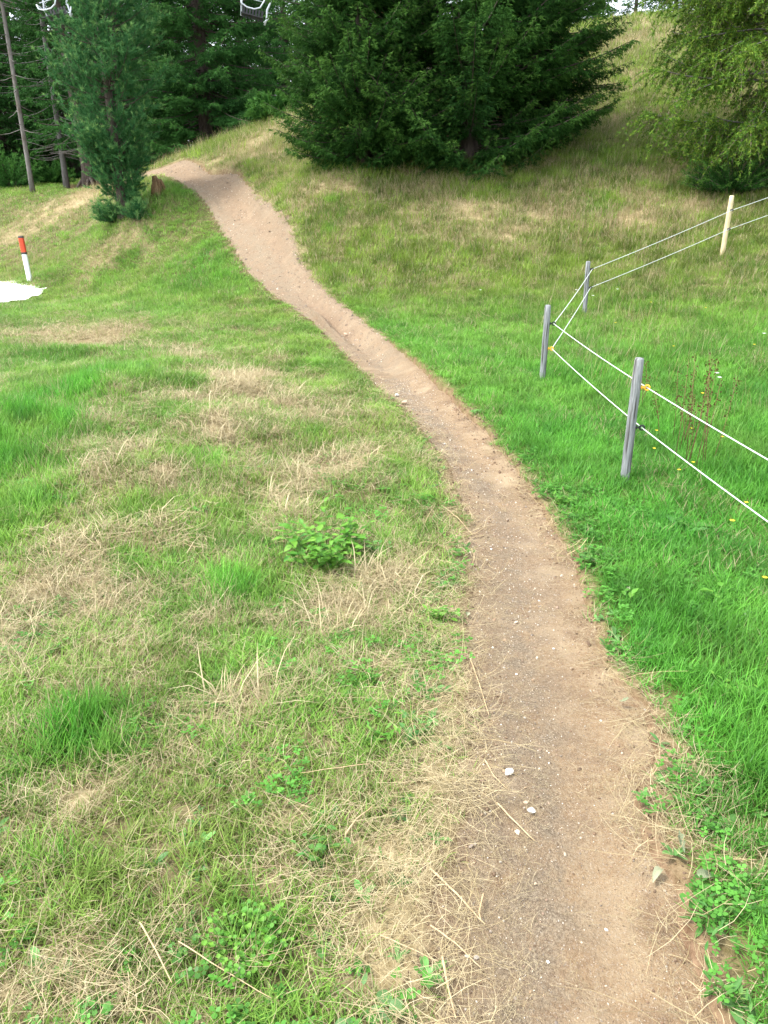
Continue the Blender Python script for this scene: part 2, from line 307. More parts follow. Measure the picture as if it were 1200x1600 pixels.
def ground_mat():
    m, n, b = mat('turf_ground')
    ge = N(n, 'ShaderNodeNewGeometry'); po = ge.outputs['Position']
    no = N(n, 'ShaderNodeTexNoise', Scale=30, Detail=6, Roughness=.7); n.links.new(po, no.inputs['Vector'])
    cr = N(n, 'ShaderNodeValToRGB'); cr.color_ramp.elements[0].position = .3; cr.color_ramp.elements[1].position = .7
    cr.color_ramp.elements[0].color = (.05,.04,.022,1); cr.color_ramp.elements[1].color = (.14,.105,.055,1); n.links.new(no.outputs[0], cr.inputs[0])
    c2 = N(n, 'ShaderNodeValToRGB'); c2.color_ramp.elements[0].position = .35; c2.color_ramp.elements[1].position = .65
    c2.color_ramp.elements[0].color = (.20,.15,.07,1); c2.color_ramp.elements[1].color = (.42,.34,.20,1); n.links.new(no.outputs[0], c2.inputs[0])
    a1 = N(n, 'ShaderNodeAttribute', attribute_type='GEOMETRY', attribute_name='dry'); a2 = N(n, 'ShaderNodeAttribute', attribute_type='GEOMETRY', attribute_name='dirt'); a3 = N(n, 'ShaderNodeAttribute', attribute_type='GEOMETRY', attribute_name='green')
    g = N(n, 'ShaderNodeMix', data_type='RGBA'); n.links.new(a3.outputs['Fac'], g.inputs[0]); n.links.new(cr.outputs[0], g.inputs[6]); g.inputs[7].default_value = (.08,.12,.025,1)
    m1 = N(n, 'ShaderNodeMix', data_type='RGBA'); n.links.new(a1.outputs['Fac'], m1.inputs[0]); n.links.new(g.outputs[2], m1.inputs[6]); n.links.new(c2.outputs[0], m1.inputs[7])
    c3 = N(n, 'ShaderNodeValToRGB'); c3.color_ramp.elements[0].position = .35; c3.color_ramp.elements[1].position = .65
    c3.color_ramp.elements[0].color = (.12,.07,.04,1); c3.color_ramp.elements[1].color = (.25,.165,.10,1); n.links.new(no.outputs[0], c3.inputs[0])
    m2 = N(n, 'ShaderNodeMix', data_type='RGBA'); n.links.new(a2.outputs['Fac'], m2.inputs[0]); n.links.new(m1.outputs[2], m2.inputs[6]); n.links.new(c3.outputs[0], m2.inputs[7])
    n.links.new(m2.outputs[2], b.inputs['Base Color']); b.inputs['Roughness'].default_value = 1; b.inputs['Specular IOR Level'].default_value = .1
    bp = N(n, 'ShaderNodeBump', Strength=.8, Distance=.02); n.links.new(no.outputs[0], bp.inputs['Height']); n.links.new(bp.outputs[0], b.inputs['Normal'])
    return m
M['ground'] = ground_mat()

# ------------------------------------------------------------------ mesh helpers
def fast_mesh(name, V, Fc, k=3, attrs=None, smooth=False):
    V = np.asarray(V, np.float32).reshape(-1, 3); Fc = np.asarray(Fc, np.int32).reshape(-1, k)
    me = bpy.data.meshes.new(name)
    me.vertices.add(len(V)); me.vertices.foreach_set('co', V.ravel())
    me.loops.add(Fc.size); me.loops.foreach_set('vertex_index', Fc.ravel())
    me.polygons.add(len(Fc)); me.polygons.foreach_set('loop_start', np.arange(0, Fc.size, k, dtype=np.int32))
    if smooth: me.polygons.foreach_set('use_smooth', np.ones(len(Fc), bool))
    for nm, (ty, arr) in (attrs or {}).items():
        a = me.attributes.new(nm, ty, 'POINT')
        a.data.foreach_set({'FLOAT': 'value', 'FLOAT_COLOR': 'color', 'FLOAT_VECTOR': 'vector', 'INT': 'value'}[ty], np.asarray(arr, np.int32 if ty == 'INT' else np.float32).ravel())
    me.update(calc_edges=True); me.validate()
    return me
def obj(name, me, m=None, parent=None, loc=None):
    o = bpy.data.objects.new(name, me); col.objects.link(o)
    if m is not None and me is not None and len(me.materials) == 0: me.materials.append(m)
    if parent is not None: o.parent = parent
    if loc is not None: o.location = loc
    return o
def tag(o, label=None, cat=None, group=None, kind=None):
    if label: o['label'] = label
    if cat: o['category'] = cat
    if group: o['group'] = group
    if kind: o['kind'] = kind
    return o
def empty(name, loc, label, cat, group=None, rz=0):
    o = bpy.data.objects.new(name, None); col.objects.link(o); o.location = loc; o.rotation_euler = (0, 0, rz)
    o.empty_display_size = .1
    return tag(o, label, cat, group)
class MB:
    def __init__(s): s.v = []; s.f = []
    def add(s, V, Fs):
        b = len(s.v); s.v += [tuple(map(float, p)) for p in V]; s.f += [tuple(i + b for i in f) for f in Fs]
    def tube(s, pts, rad, n=8, cap=True, jit=0):
        pts = [Vector(p) for p in pts]; rad = rad if hasattr(rad, '__len__') else [rad] * len(pts)
        b = len(s.v); up = None
        for i, p in enumerate(pts):
            d = (pts[min(i+1, len(pts)-1)] - pts[max(i-1, 0)]).normalized()
            if up is None: up = d.orthogonal().normalized()
            else: up = (up - d * up.dot(d)).normalized()
            sd = d.cross(up)
            for k in range(n):
                a = 2 * math.pi * k / n; r = rad[i] * (1 + jit * (random.random() - .5))
                s.v.append(tuple(p + (up * math.cos(a) + sd * math.sin(a)) * r))
        for i in range(len(pts) - 1):
            for k in range(n):
                s.f.append((b + i*n + k, b + i*n + (k+1) % n, b + (i+1)*n + (k+1) % n, b + (i+1)*n + k))
        if cap:
            s.f.append(tuple(b + k for k in reversed(range(n)))); s.f.append(tuple(b + (len(pts)-1)*n + k for k in range(n)))
    def box(s, c, h, rot=None):
        rot = rot or Matrix.Identity(3); c = Vector(c)
        V = [c + rot @ Vector((x*h[0], y*h[1], z*h[2])) for x in (-1,1) for y in (-1,1) for z in (-1,1)]
        s.add(V, [(0,1,3,2),(4,6,7,5),(0,4,5,1),(2,3,7,6),(0,2,6,4),(1,5,7,3)])
    def build(s, name, m, parent=None, smooth=True, loc=None):
        me = bpy.data.meshes.new(name); me.from_pydata(s.v, [], s.f); me.update()
        if smooth: me.polygons.foreach_set('use_smooth', np.ones(len(me.polygons), bool))
        return obj(name, me, m, parent, loc)

# ------------------------------------------------------------------ ground, path, road
def axis(segs):
    out = [segs[0][0]]
    for a, b, s in segs:
        k = max(1, int(round((b - a) / s))); out += list(a + (b - a) * np.arange(1, k + 1) / k)
    return np.array(out)
def grid_mesh(name, xs, ys, zf, keep=None, attrf=None):
    X, Y = np.meshgrid(xs, ys); x = X.ravel(); y = Y.ravel(); z = zf(x, y)
    nx, ny = len(xs), len(ys)
    i = (np.arange(ny - 1)[:, None] * nx + np.arange(nx - 1)[None, :]).ravel()
    Fq = np.c_[i, i + 1, i + nx + 1, i + nx]
    if keep is not None:
        kv = keep(x, y); Fq = Fq[kv[Fq].any(1)]
        used = np.unique(Fq); mp = np.full(len(x), -1); mp[used] = np.arange(len(used)); Fq = mp[Fq]; x, y, z = x[used], y[used], z[used]
    return fast_mesh(name, np.c_[x, y, z], Fq, 4, attrf(x, y) if attrf else None, True)
xs = axis([(-400,-60,40),(-60,-14,2),(-14,-6,.25),(-6,-2.5,.09),(-2.5,2.4,.04),(2.4,8,.12),(8,16,.4),(16,60,2.5),(60,400,40)])
ys = axis([(-200,-20,30),(-20,-2,1),(-2,.6,.2),(.6,5,.04),(5,10,.07),(10,24,.11),(24,40,.6),(40,80,3),(80,600,40)])
def gattr(x, y):
    dry, lush, right, hill, s = fields(x, y)
    green = np.clip(right * (1 - hill * .6) + lush * .5 + .25, 0, 1)
    dirt = sstep(.07, -.0, s + .03 * fbm(x, y, .1, 77, 2)); dirt = np.maximum(dirt, field(x, y, BARE, 301)); dirt = np.maximum(dirt, .8 * (rightness(x, y) > 0) * sstep(.3, .0, s) * sstep(3.0, 1.6, y))
    return {'dry': ('FLOAT', np.clip(dry * 1.1, 0, 1)), 'green': ('FLOAT', green), 'dirt': ('FLOAT', dirt)}
gm = grid_mesh('ground', xs, ys, G, None, gattr)
tag(obj('ground', gm, M['ground']), kind='structure')

pxs = axis([(-13,-5,.10),(-5,-1.5,.05),(-1.5,1.9,.025)]); pys = axis([(-3,.8,.1),(.8,6,.025),(6,12,.04),(12,26,.08)])
def pattr(x, y):
    s = poly_sd(x, y, poly); r = rightness(x, y)
    g = np.exp(-((r + .02 + .05 * np.sin(y * 1.3)) / .13) ** 2) * .8 + .5 * sstep(.6, 0, -s - .0) * (r < 0) + .35 * sstep(8, 14, y) + .5 * sstep(6, 9, y) * sstep(.3, 0, -s) * (r > 0)
    return {'grit': ('FLOAT', np.clip(g + .4 * fbm(x, y, .3, 19, 3), 0, 1))}
pm = grid_mesh('path', pxs, pys, PZ, lambda x, y: path_sd(x, y) < .07, pattr)
tag(obj('path', pm, M['soil']), kind='structure')

rxs = axis([(-34,-9,.8),(-9,-5,.15)]); rys = axis([(10,20,.15)])
rm = grid_mesh('road', rxs, rys, lambda x, y: H0(x, y) + .01 + .012 * fbm(x, y, .3, 9, 3), lambda x, y: poly_sd(x, y, ROAD) < .02)
tag(obj('road', rm, M['road']), kind='structure')

# ------------------------------------------------------------------ stuff: grass, straw, clover, gravel
lib = bpy.data.collections.new('plant_sources')
def blades(n, h, hv, spread, width, lean, curl, segs=3, seed=0, flat=False):
    r = np.random.default_rng(seed); V = []; Fs = []; A = []
    for i in range(n):
        az = r.uniform(0, 2*math.pi); rr = spread * math.sqrt(r.uniform()); bx, by = rr*math.cos(az), rr*math.sin(az)
        da = r.uniform(0, 2*math.pi); d = np.array([math.cos(da), math.sin(da), 0]); hh = h * (1 + hv * r.uniform(-1, 1)); wd = width * r.uniform(.6, 1.25)
        ln = lean * r.uniform(.2, 1.3); cu = curl * r.uniform(.3, 1.5)
        side = np.array([-d[1], d[0], 0]); twist = r.uniform(-.6, .6)
        br, hu = r.uniform(), r.uniform(); b0 = len(V)
        p = np.array([bx, by, r.uniform(.0, .02) if flat else -.01]); ang = (R(86) - r.uniform(0, .2)) if flat else ln
        if flat: cu = r.uniform(-.45, .45); hyaw = r.uniform(-1.3, 1.3)
        for k in range(segs + 1):
            u = k / segs; wk = wd * (1 - u ** 2.2) if k < segs else 0
            if flat: wk = wd * .5 * (1 if k < segs else .6)
            if k: 
                st = hh / segs; p = p + (d * math.sin(ang) + np.array([0, 0, 1]) * math.cos(ang)) * st
                ang += cu / segs
                if flat: d = d + side * hyaw / segs; d /= np.linalg.norm(d)
            sv = side * math.cos(twist * u) + d * math.sin(twist * u) + np.array([0, 0, .3 * twist])
            if k < segs or flat:
                V += [p - sv * wk / 2, p + sv * wk / 2]; A += [(br, u, hu, 1)] * 2
            else:
                V += [p]; A += [(br, u, hu, 1)]
        for k in range(segs):
            a = b0 + 2*k
            if k < segs - 1 or flat: Fs += [(a, a+1, a+3), (a, a+3, a+2)]
            else: Fs += [(a, a+1, a+2)]
    return fast_mesh('tuft', V, Fs, 3, {'bv': ('FLOAT_COLOR', A)})
def clover_tuft(seed, n=9, spread=.05):
    r = np.random.default_rng(seed); V = []; Fs = []; A = []
    for i in range(n):
        az = r.uniform(0, 6.28); rr = spread * math.sqrt(r.uniform()); c = np.array([rr*math.cos(az), rr*math.sin(az), r.uniform(.02, .055)]); a0 = r.uniform(0, 6.28); br = r.uniform()
        for k in range(3):
            a = a0 + k * 2.094; L = r.uniform(.010, .016); d = np.array([math.cos(a), math.sin(a), r.uniform(-.1, .4)]); s = np.array([-math.sin(a), math.cos(a), 0]); b0 = len(V)
            V += [c, c + d*L*.55 - s*L*.5, c + d*L*1.1 - s*L*.25, c + d*L*1.1 + s*L*.25, c + d*L*.55 + s*L*.5]; A += [(br, .7, .9 + .1 * r.uniform(), 1)] * 5
            Fs += [(b0, b0+1, b0+2), (b0, b0+2, b0+3), (b0, b0+3, b0+4)]
    return fast_mesh('clover', V, Fs, 3, {'bv': ('FLOAT_COLOR', A)})
def rosette_tuft(seed, n=7, L0=.05):
    r = np.random.default_rng(seed); V = []; Fs = []; A = []
    for i in range(n):
        a = r.uniform(0, 6.28); L = L0 * r.uniform(.6, 1.3); W = L * r.uniform(.28, .42); br = r.uniform(); d = np.array([math.cos(a), math.sin(a), 0]); s = np.array([-d[1], d[0], 0]); b0 = len(V); el = r.uniform(.1, .7)
        for k, (u, wf) in enumerate([(0,.12),(.3,.7),(.6,1),(.85,.6),(1,.05)]):
            c = d * L * u * math.cos(el * (1 - .6*u)) + np.array([0, 0, .01 + L * math.sin(el) * u * (1 - .45*u)])
            V += [c - s*W*wf/2 + np.array([0,0,.15*W*wf]), c, c + s*W*wf/2 + np.array([0,0,.15*W*wf])]; A += [(br, .7, .9, 1)] * 3
        for k in range(4):
            q = b0 + 3*k
            for e in (0, 1): Fs += [(q+e, q+e+1, q+e+4), (q+e, q+e+4, q+e+3)]
    return fast_mesh('rosette', V, Fs, 3, {'bv': ('FLOAT_COLOR', A)})
def pebble(seed):
    import bmesh
    bm = bmesh.new(); bmesh.ops.create_icosphere(bm, subdivisions=1, radius=.5); r = np.random.default_rng(seed); s = r.uniform(.6, 1.1, 3) * np.array([1, 1, .6])
    for v in bm.verts: v.co = Vector(np.array(v.co) * s * r.uniform(.8, 1.15))
    me = bpy.data.meshes.new('pebble'); bm.to_mesh(me); bm.free()
    a = me.attributes.new('bv', 'FLOAT_COLOR', 'POINT'); a.data.foreach_set('color', np.tile(np.array([r.uniform(), .6, .95, 1], np.float32), len(me.vertices)))
    return me
def sources(name, meshes, m):
    c = bpy.data.collections.new(name)
    for i, me in enumerate(meshes):
        o = bpy.data.objects.new(f'{name}_{i:02d}', me); me.materials.append(m); c.objects.link(o)
    return c, len(meshes)
def scatter(name, pts, scl, src, tint, dryf, label=None, tilt=.12, upz=1.0, rot=None):
    c, k = src; n = len(pts)
    if rot is None: rot = np.c_[rng.normal(0, tilt, n), rng.normal(0, tilt, n), rng.uniform(0, 6.283, n)]
    scl = np.asarray(scl); scl3 = np.c_[scl, scl, scl * upz] if scl.ndim == 1 else scl
    me = bpy.data.meshes.new(name); me.vertices.add(n); me.vertices.foreach_set('co', np.asarray(pts, np.float32).ravel())
    for nm, ty, arr, fld in (('rot', 'FLOAT_VECTOR', rot, 'vector'), ('scl', 'FLOAT_VECTOR', scl3, 'vector'), ('tint', 'FLOAT_VECTOR', tint, 'vector'), ('dryf', 'FLOAT', dryf, 'value'), ('idx', 'INT', rng.integers(0, k, n), 'value')):
        a = me.attributes.new(nm, ty, 'POINT'); a.data.foreach_set(fld, np.asarray(arr, np.int32 if ty == 'INT' else np.float32).ravel())
    o = obj(name, me); tag(o, label, None, None, 'stuff')
    ng = bpy.data.node_groups.new(name + '_scatter', 'GeometryNodeTree')
    ng.interface.new_socket('Geometry', in_out='INPUT', socket_type='NodeSocketGeometry'); ng.interface.new_socket('Geometry', in_out='OUTPUT', socket_type='NodeSocketGeometry')
    gi = ng.nodes.new('NodeGroupInput'); go = ng.nodes.new('NodeGroupOutput'); ip = ng.nodes.new('GeometryNodeInstanceOnPoints'); ci = ng.nodes.new('GeometryNodeCollectionInfo')
    ci.inputs['Collection'].default_value = c; ci.inputs['Separate Children'].default_value = True; ci.inputs['Reset Children'].default_value = True
    ip.inputs['Pick Instance'].default_value = True
    def na(nm, ty):
        q = ng.nodes.new('GeometryNodeInputNamedAttribute'); q.data_type = ty; q.inputs['Name'].default_value = nm; return q.outputs['Attribute']
    L = ng.links
    L.new(gi.outputs[0], ip.inputs['Points']); L.new(ci.outputs[0], ip.inputs['Instance']); L.new(na('idx', 'INT'), ip.inputs['Instance Index'])
    er = ng.nodes.new('FunctionNodeEulerToRotation'); L.new(na('rot', 'FLOAT_VECTOR'), er.inputs[0]); L.new(er.outputs[0], ip.inputs['Rotation'])
    L.new(na('scl', 'FLOAT_VECTOR'), ip.inputs['Scale']); L.new(ip.outputs[0], go.inputs[0])
    md = o.modifiers.new('scatter', 'NODES'); md.node_group = ng
    return o
NEAR = sources('near_grass', [blades(16, .085, .45, .035, .0034, .35, .9, 4, s) for s in range(8)], M['grass'])
MID = sources('mid_grass', [blades(16, .10, .5, .06, .005, .45, 1.0, 3, 20 + s) for s in range(6)], M['grass'])
FAR = sources('far_grass', [blades(16, .12, .6, .10, .0085, .65, .9, 2, 40 + s) for s in range(6)], M['grass'])
STR = sources('straw_litter', [blades(12, .055 if s < 5 else .12, .8, .06, .0021, 0, 0, 3, 60 + s, True) for s in range(7)], M['straw'])
STRF = sources('far_straw', [blades(12, .09, .8, .10, .0045, 0, 0, 2, 70 + s, True) for s in range(5)], M['straw'])
STUB = sources('dry_tussock', [blades(14, .14, .5, .06, .0035, .9, 1.3, 3, 80 + s) for s in range(5)], M['straw'])
SEED = sources('seed_grass', [blades(7, .24, .4, .10, .0032, .3, .5, 3, 90 + s) for s in range(5)], M['grass'])
CLO = sources('clover_leaves', [clover_tuft(s) for s in range(4)], M['clover'])
ROS = sources('herb_leaves', [rosette_tuft(s) for s in range(5)], M['clover'])
PEB = sources('pebbles', [pebble(s) for s in range(6)], M['straw'])

def sample(y0, y1, dens, wx=.62, w0=.9):
    # uniform points in a trapezoid in front of the camera, wider than the view
    A = (y1 - y0) * (2 * w0 + wx * (y0 + y1)); n = int(A * dens)
    y = y0 + (y1 - y0) * rng.uniform(size=int(n * 1.6)); half = w0 + wx * y
    keep = rng.uniform(size=len(y)) < half / (w0 + wx * y1); y = y[keep][:n]; half = half[keep][:n]
    return rng.uniform(-1, 1, len(y)) * half, y
VIV = np.array([.075,.315,.030]); YEL = np.array([.235,.345,.066]); OLV = np.array([.205,.300,.048]); DEEP = np.array([.035,.18,.028]); PALE = np.array([.12,.22,.06])
def tints(x, y, F_):
    dry, lush, right, hill, s = F_
    n1 = np.clip(.5 + 1.3 * fbm(x, y, .8, 101, 3), 0, 1)[:, None]; n2 = rng.uniform(size=len(x))[:, None]; n3 = np.clip(.5 + 2.0 * fbm(x, y, .25, 111, 2), 0, 1)[:, None]
    L_ = YEL * (1 - .45 * n1) + VIV * .45 * n1
    L_ = L_ * (1 - .8 * lush[:, None]) + VIV * .8 * lush[:, None]
    up_ = sstep(4.5, 9, y)[:, None]; Rr = VIV * (.60 + .25 * n1) * (1 - .25 * up_) + (.40 * (1 - n1) + .3 * up_) * YEL
    Hh = OLV * (.8 + .3 * n3); Hh = Hh * (1 - .55 * lush[:, None]) + VIV * .55 * lush[:, None]
    Rr = Rr * (1 - hill[:, None]) + Hh * hill[:, None]
    c = L_ * (1 - right[:, None]) + Rr * right[:, None]
    c = c * (.86 + .28 * n2) * (.78 + .44 * n3)
    return np.where(rng.uniform(size=len(x))[:, None] < .12, .5 * c + .5 * DEEP, c)
def grass_zone(name, y0, y1, dens, src, k, label):
    x, y = sample(y0, y1, dens); F_ = fields(x, y); dry, lush, right, hill, s = F_
    s = s + .05 * fbm(x, y, .09, 131, 2)
    cover = np.clip(.45 + 1.1 * (1 - dry) + .3 * lush, 0, 1) * np.where(dry > .8, .6, 1)
    bare = sstep(.16, .01, s) ; edge = 1 - .85 * bare
    lnear = (1 - right) * sstep(.5, 0., s) * sstep(4.5, 2.5, y); cover = cover * (1 - .45 * lnear)
    rn = right * sstep(.22, .02, s) * sstep(3.2, 2.0, y) ; cover = cover * (1 - .75 * rn * (vnoise(x, y, .2, 141) > .35)) * (1 - .93 * field(x, y, BARE, 301))
    keep = (s > .01) & (rng.uniform(size=len(x)) < cover * edge) & (poly_sd(x, y, ROAD) > .03)
    x, y = x[keep], y[keep]; F_ = tuple(a[keep] for a in F_); dry, lush, right, hill, s = F_
    ht = (1 - right) * (.62 + .9 * lush + .5 * fbm(x, y, .6, 151, 3)) + right * (.78 + .35 * lush + .1 * hill + .8 * fbm(x, y, .45, 151, 3))
    ht = ht * (.35 + .65 * sstep(.0, .30, s)) * rng.uniform(.7, 1.3, len(x))
    ht = np.where((y > 14) & (right < .5), ht * .8, ht)
    z = G(x, y)
    sx = k * (.8 + .2 * ht)
    return scatter(name, np.c_[x, y, z], np.c_[sx, sx, np.clip(ht, .2, 2.2) * k ** .5], src, tints(x, y, F_), np.clip(dry * .9 - .02, 0, .85), label)
grass_zone('grass', .35, 3.0, 1500, NEAR, 1.0, 'short mixed green grass at the very front on both sides of the path')
grass_zone('grass', 3.0, 6.5, 950, NEAR, 1.15, 'green meadow grass beside the middle of the path')
grass_zone('grass', 6.5, 12.0, 620, MID, 1.05, 'green and yellowish grass around the fence and up to the bend')
grass_zone('grass', 12.0, 20.0, 320, FAR, .95, 'grass on the slope below the spruces')
grass_zone('grass', 20.0, 34.0, 60, FAR, 1.6, 'rough grass along the edge of the forest')

def straw_zone(name, y0, y1, dens, src, k, label):
    x, y = sample(y0, y1, dens); dry, lush, right, hill, s = fields(x, y)
    pr = np.clip(dry * 1.0 - .14, 0, 1) * (.62 + .38 * sstep(2.4, 3.6, y))
    lpath = sstep(-.34, -.05, s + .0 * x) * sstep(.05, -.15, rightness(x, y)) * sstep(2.6, 1.3, y) * .8       # loose straw blown over the near left of the path
    pr = np.where(s < .0, lpath, pr); pr = np.maximum(pr, .75 * (right < .5) * sstep(.25, .0, s) * sstep(-.02, .02, s) * sstep(4, 2, y))
    pr = np.where(s < 0, np.maximum(pr, .06 * (y < 6) + .25 * sstep(-.16, -.02, s) * (y < 6)), pr)
    pr = pr * (1 - .75 * hill)
    keep = (rng.uniform(size=len(x)) < pr) & (poly_sd(x, y, ROAD) > .0)
    x, y, s, dry = x[keep], y[keep], s[keep], dry[keep]
    z = np.where(s < .03, np.maximum(PZ(x, y), G(x, y)) + .002, G(x, y) + rng.uniform(.0, .05, len(x)) * (s > .05))
    n = len(x); sc_ = k * rng.uniform(.45, 1.3, n); sc_ = np.where(s < -.02, sc_ * .5, sc_)
    t = np.array([.32,.25,.13]) * rng.uniform(.7, 1.25, (n, 1))
    t = np.where(rng.uniform(size=(n, 1)) < .25, np.array([.20,.15,.08]), t)
    return scatter(name, np.c_[x, y, z], sc_, src, t, np.full(n, .65), label, tilt=.10)
straw_zone('straw', .35, 3.2, 1500, STR, 1.0, 'loose dry straw lying in the front grass and over the near path edge')
straw_zone('straw', 3.2, 8.0, 600, STRF, .9, 'patches of flattened dry grass left of the path')
straw_zone('straw', 8.0, 22.0, 200, STRF, 1.2, 'faded dry grass patches in the distance')
# dry tussocks where the photograph shows bleached clumps
x, y = sample(.5, 9, 240); dry, lush, right, hill, s = fields(x, y)
k_ = (rng.uniform(size=len(x)) < np.clip((dry - .45) * 1.6, 0, 1)) & (s > .08) & (right < .5) & (y > 2.2)
x, y = x[k_], y[k_]; n = len(x)
scatter('dry_grass', np.c_[x, y, G(x, y)], rng.uniform(.6, 1.4, n), STUB, np.array([.30,.25,.14]) * rng.uniform(.7, 1.2, (n, 1)) * 1.15, np.full(n, .6), 'bleached dry tussocks among the left grass')
# seed heads on the slope
x, y = sample(5.5, 24, 60); dry, lush, right, hill, s = fields(x, y)
k_ = (rng.uniform(size=len(x)) < np.clip(hill * .5 + .28 * right * (x > 1.7) + .5 * (y > 17), 0, 1) * (.3 + .9 * vnoise(x, y, 1.1, 171))) & (s > .3)
x, y = x[k_], y[k_]; n = len(x); q = np.clip(vnoise(x, y, 1.7, 173) * 1.4 - .2, 0, 1)[:, None]
scatter('seed_grass', np.c_[x, y, G(x, y)], rng.uniform(.5, 1.0, n) * (1 + .02 * y), SEED, (np.array([.20,.27,.06]) * (1 - q) + np.array([.36,.26,.12]) * q) * rng.uniform(.8, 1.2, (n, 1)), np.clip(.12 + .3 * q[:, 0], 0, 1), 'thin brownish seed stalks standing over the slope grass', upz=1.0)
# clover and herb leaves
x, y = sample(.4, 5.0, 330); dry, lush, right, hill, s = fields(x, y); c_ = vnoise(x, y, .35, 181)
k_ = (field(x, y, BARE, 301) < .5) & (rng.uniform(size=len(x)) < np.clip((c_ - .5) * 2.2, 0, 1) * (1 - .6 * dry) + .25 * (right > .5) * (np.abs(s - .12) < .1)) & (s > .03)
x, y = x[k_], y[k_]; n = len(x)
scatter('clover', np.c_[x, y, G(x, y)], rng.uniform(.5, .95, n), CLO, np.array([.085,.25,.035]) * rng.uniform(.75, 1.3, (n, 1)), np.zeros(n), 'small clover leaves growing through the front grass')
x, y = sample(.4, 6.5, 60); dry, lush, right, hill, s = fields(x, y)
k_ = (rng.uniform(size=len(x)) < .35 + .4 * (np.abs(s - .12) < .1)) & (s > .02)
x, y = x[k_], y[k_]; n = len(x)
scatter('herb_leaves', np.c_[x, y, G(x, y)], rng.uniform(.4, .85, n), ROS, np.array([.10,.25,.05]) * rng.uniform(.7, 1.3, (n, 1)) + rng.uniform(0, .03, (n, 1)), np.zeros(n), 'small broad herb leaves low in the grass')
# gravel on the path
x = rng.uniform(-.2, 1.4, 60000); y = rng.uniform(.7, 7.5, 60000); s = path_sd(x, y)
at_ = pattr(x, y)['grit'][1]
k_ = (s < .03) & (rng.uniform(size=len(x)) < (.15 + .85 * at_)); x, y = x[k_], y[k_]; n = len(x)
sz = .0028 * np.exp(rng.normal(0, .5, n)) * (1 + .12 * y); tn = np.array([[.38,.31,.23],[.27,.19,.13],[.22,.18,.14],[.50,.44,.36]])[rng.integers(0, 4, n)] * rng.uniform(.8, 1.15, (n, 1))
scatter('gravel', np.c_[x, y, PZ(x, y) + sz * .1], sz, PEB, tn, np.zeros(n), 'tiny stones and grit scattered on the path', tilt=1.0)
x = rng.uniform(-.6, 1.5, 40000); y = rng.uniform(.7, 6.5, 40000); s = path_sd(x, y)
k_ = (s < .10) & (rng.uniform(size=len(x)) < (.10 + .9 * sstep(-.14, .02, s))); x, y, s = x[k_], y[k_], s[k_]; n = len(x)
sz = .004 * np.exp(rng.normal(0, .55, n)) * (1 + .1 * y); tn = np.array([[.20,.13,.08],[.14,.09,.055],[.26,.18,.11]])[rng.integers(0, 3, n)]
scatter('soil_crumbs', np.c_[x, y, np.maximum(PZ(x, y), G(x, y)) + sz * .1], sz, PEB, tn, np.zeros(n), 'dark soil crumbs along the path edges', tilt=1.0)
x = rng.uniform(-10, 0, 60000); y = rng.uniform(7.5, 22, 60000); s = path_sd(x, y)
k_ = s < .04; x, y = x[k_], y[k_]; n = len(x)
sz = .011 * np.exp(rng.normal(0, .6, n)); tn = np.array([[.30,.23,.16],[.20,.145,.10],[.16,.125,.095],[.40,.34,.27]])[rng.integers(0, 4, n)]
scatter('gravel', np.c_[x, y, PZ(x, y)], sz, PEB, tn, np.zeros(n), 'loose stones on the far stretch of the path', tilt=1.0)

# ------------------------------------------------------------------ conifers
def unit(v): return v / (np.linalg.norm(v, axis=-1, keepdims=True) + 1e-9)
def slivers(p, d, l, wd, tone, tip, brown, r):
    n = len(p); w_ = unit(np.cross(d, r.normal(size=(n, 3)))) * (wd / 2)[:, None]
    V = np.empty((n, 3, 3)); V[:, 0] = p - w_; V[:, 1] = p + w_; V[:, 2] = p + d * l[:, None]
    A = np.empty((n, 3, 4)); A[..., 0] = tone[:, None]; A[..., 1] = tip[:, None]; A[..., 2] = brown[:, None]; A[..., 3] = 1
    return V.reshape(-1, 3), A.reshape(-1, 4)
def soup(name, parts):
    V = np.concatenate([a for a, b in parts]); A = np.concatenate([b for a, b in parts])
    return fast_mesh(name, V, np.arange(len(V)), 3, {'bv': ('FLOAT_COLOR', A)})
def branch_tubes(name, P0, az, L, curve, rad):
    # three-sided tapering limbs
    S = np.linspace(0, 1, 6); n = len(P0); V = np.empty((n, 6, 3, 3))
    side = np.c_[-az[:, 1], az[:, 0], np.zeros(n)]
    for i, s in enumerate(S):
        c = P0 + az * (L * s)[:, None] + np.c_[np.zeros((n, 2)), curve(s)]
        rr = (rad * (1 - .85 * s))[:, None]
        V[:, i, 0] = c + side * rr; V[:, i, 1] = c - side * rr * .5 + np.array([0, 0, 1]) * rr * .9; V[:, i, 2] = c - side * rr * .5 - np.array([0, 0, 1]) * rr * .9
    b = np.arange(n)[:, None, None] * 18 + np.arange(5)[None, :, None] * 3 + np.arange(3)[None, None, :]
    k2 = (np.arange(3) + 1) % 3; b2 = np.arange(n)[:, None, None] * 18 + np.arange(5)[None, :, None] * 3 + k2[None, None, :]
    return fast_mesh(name, V.reshape(-1, 3), np.stack([b, b2, b2 + 3, b + 3], -1).reshape(-1, 4), 4, None, True)
def trunk_mesh(h, r0, lean=(0, 0), seed=0, flare=1.5, rt=.03):
    mb = MB(); random.seed(seed); pts = []; rad = []
    for i in range(15):
        u = i / 14; z = -.25 + (h + .25) * u
        pts.append((lean[0] * z + .03 * math.sin(3*u+seed), lean[1] * z + .03 * math.cos(2.3*u+seed), z)); rad.append((r0 * (1 - u) + rt * u) * (1 + (flare - 1) * math.exp(-max(z, 0) / .25)))
    mb.tube(pts, rad, 14, True, .12); return mb
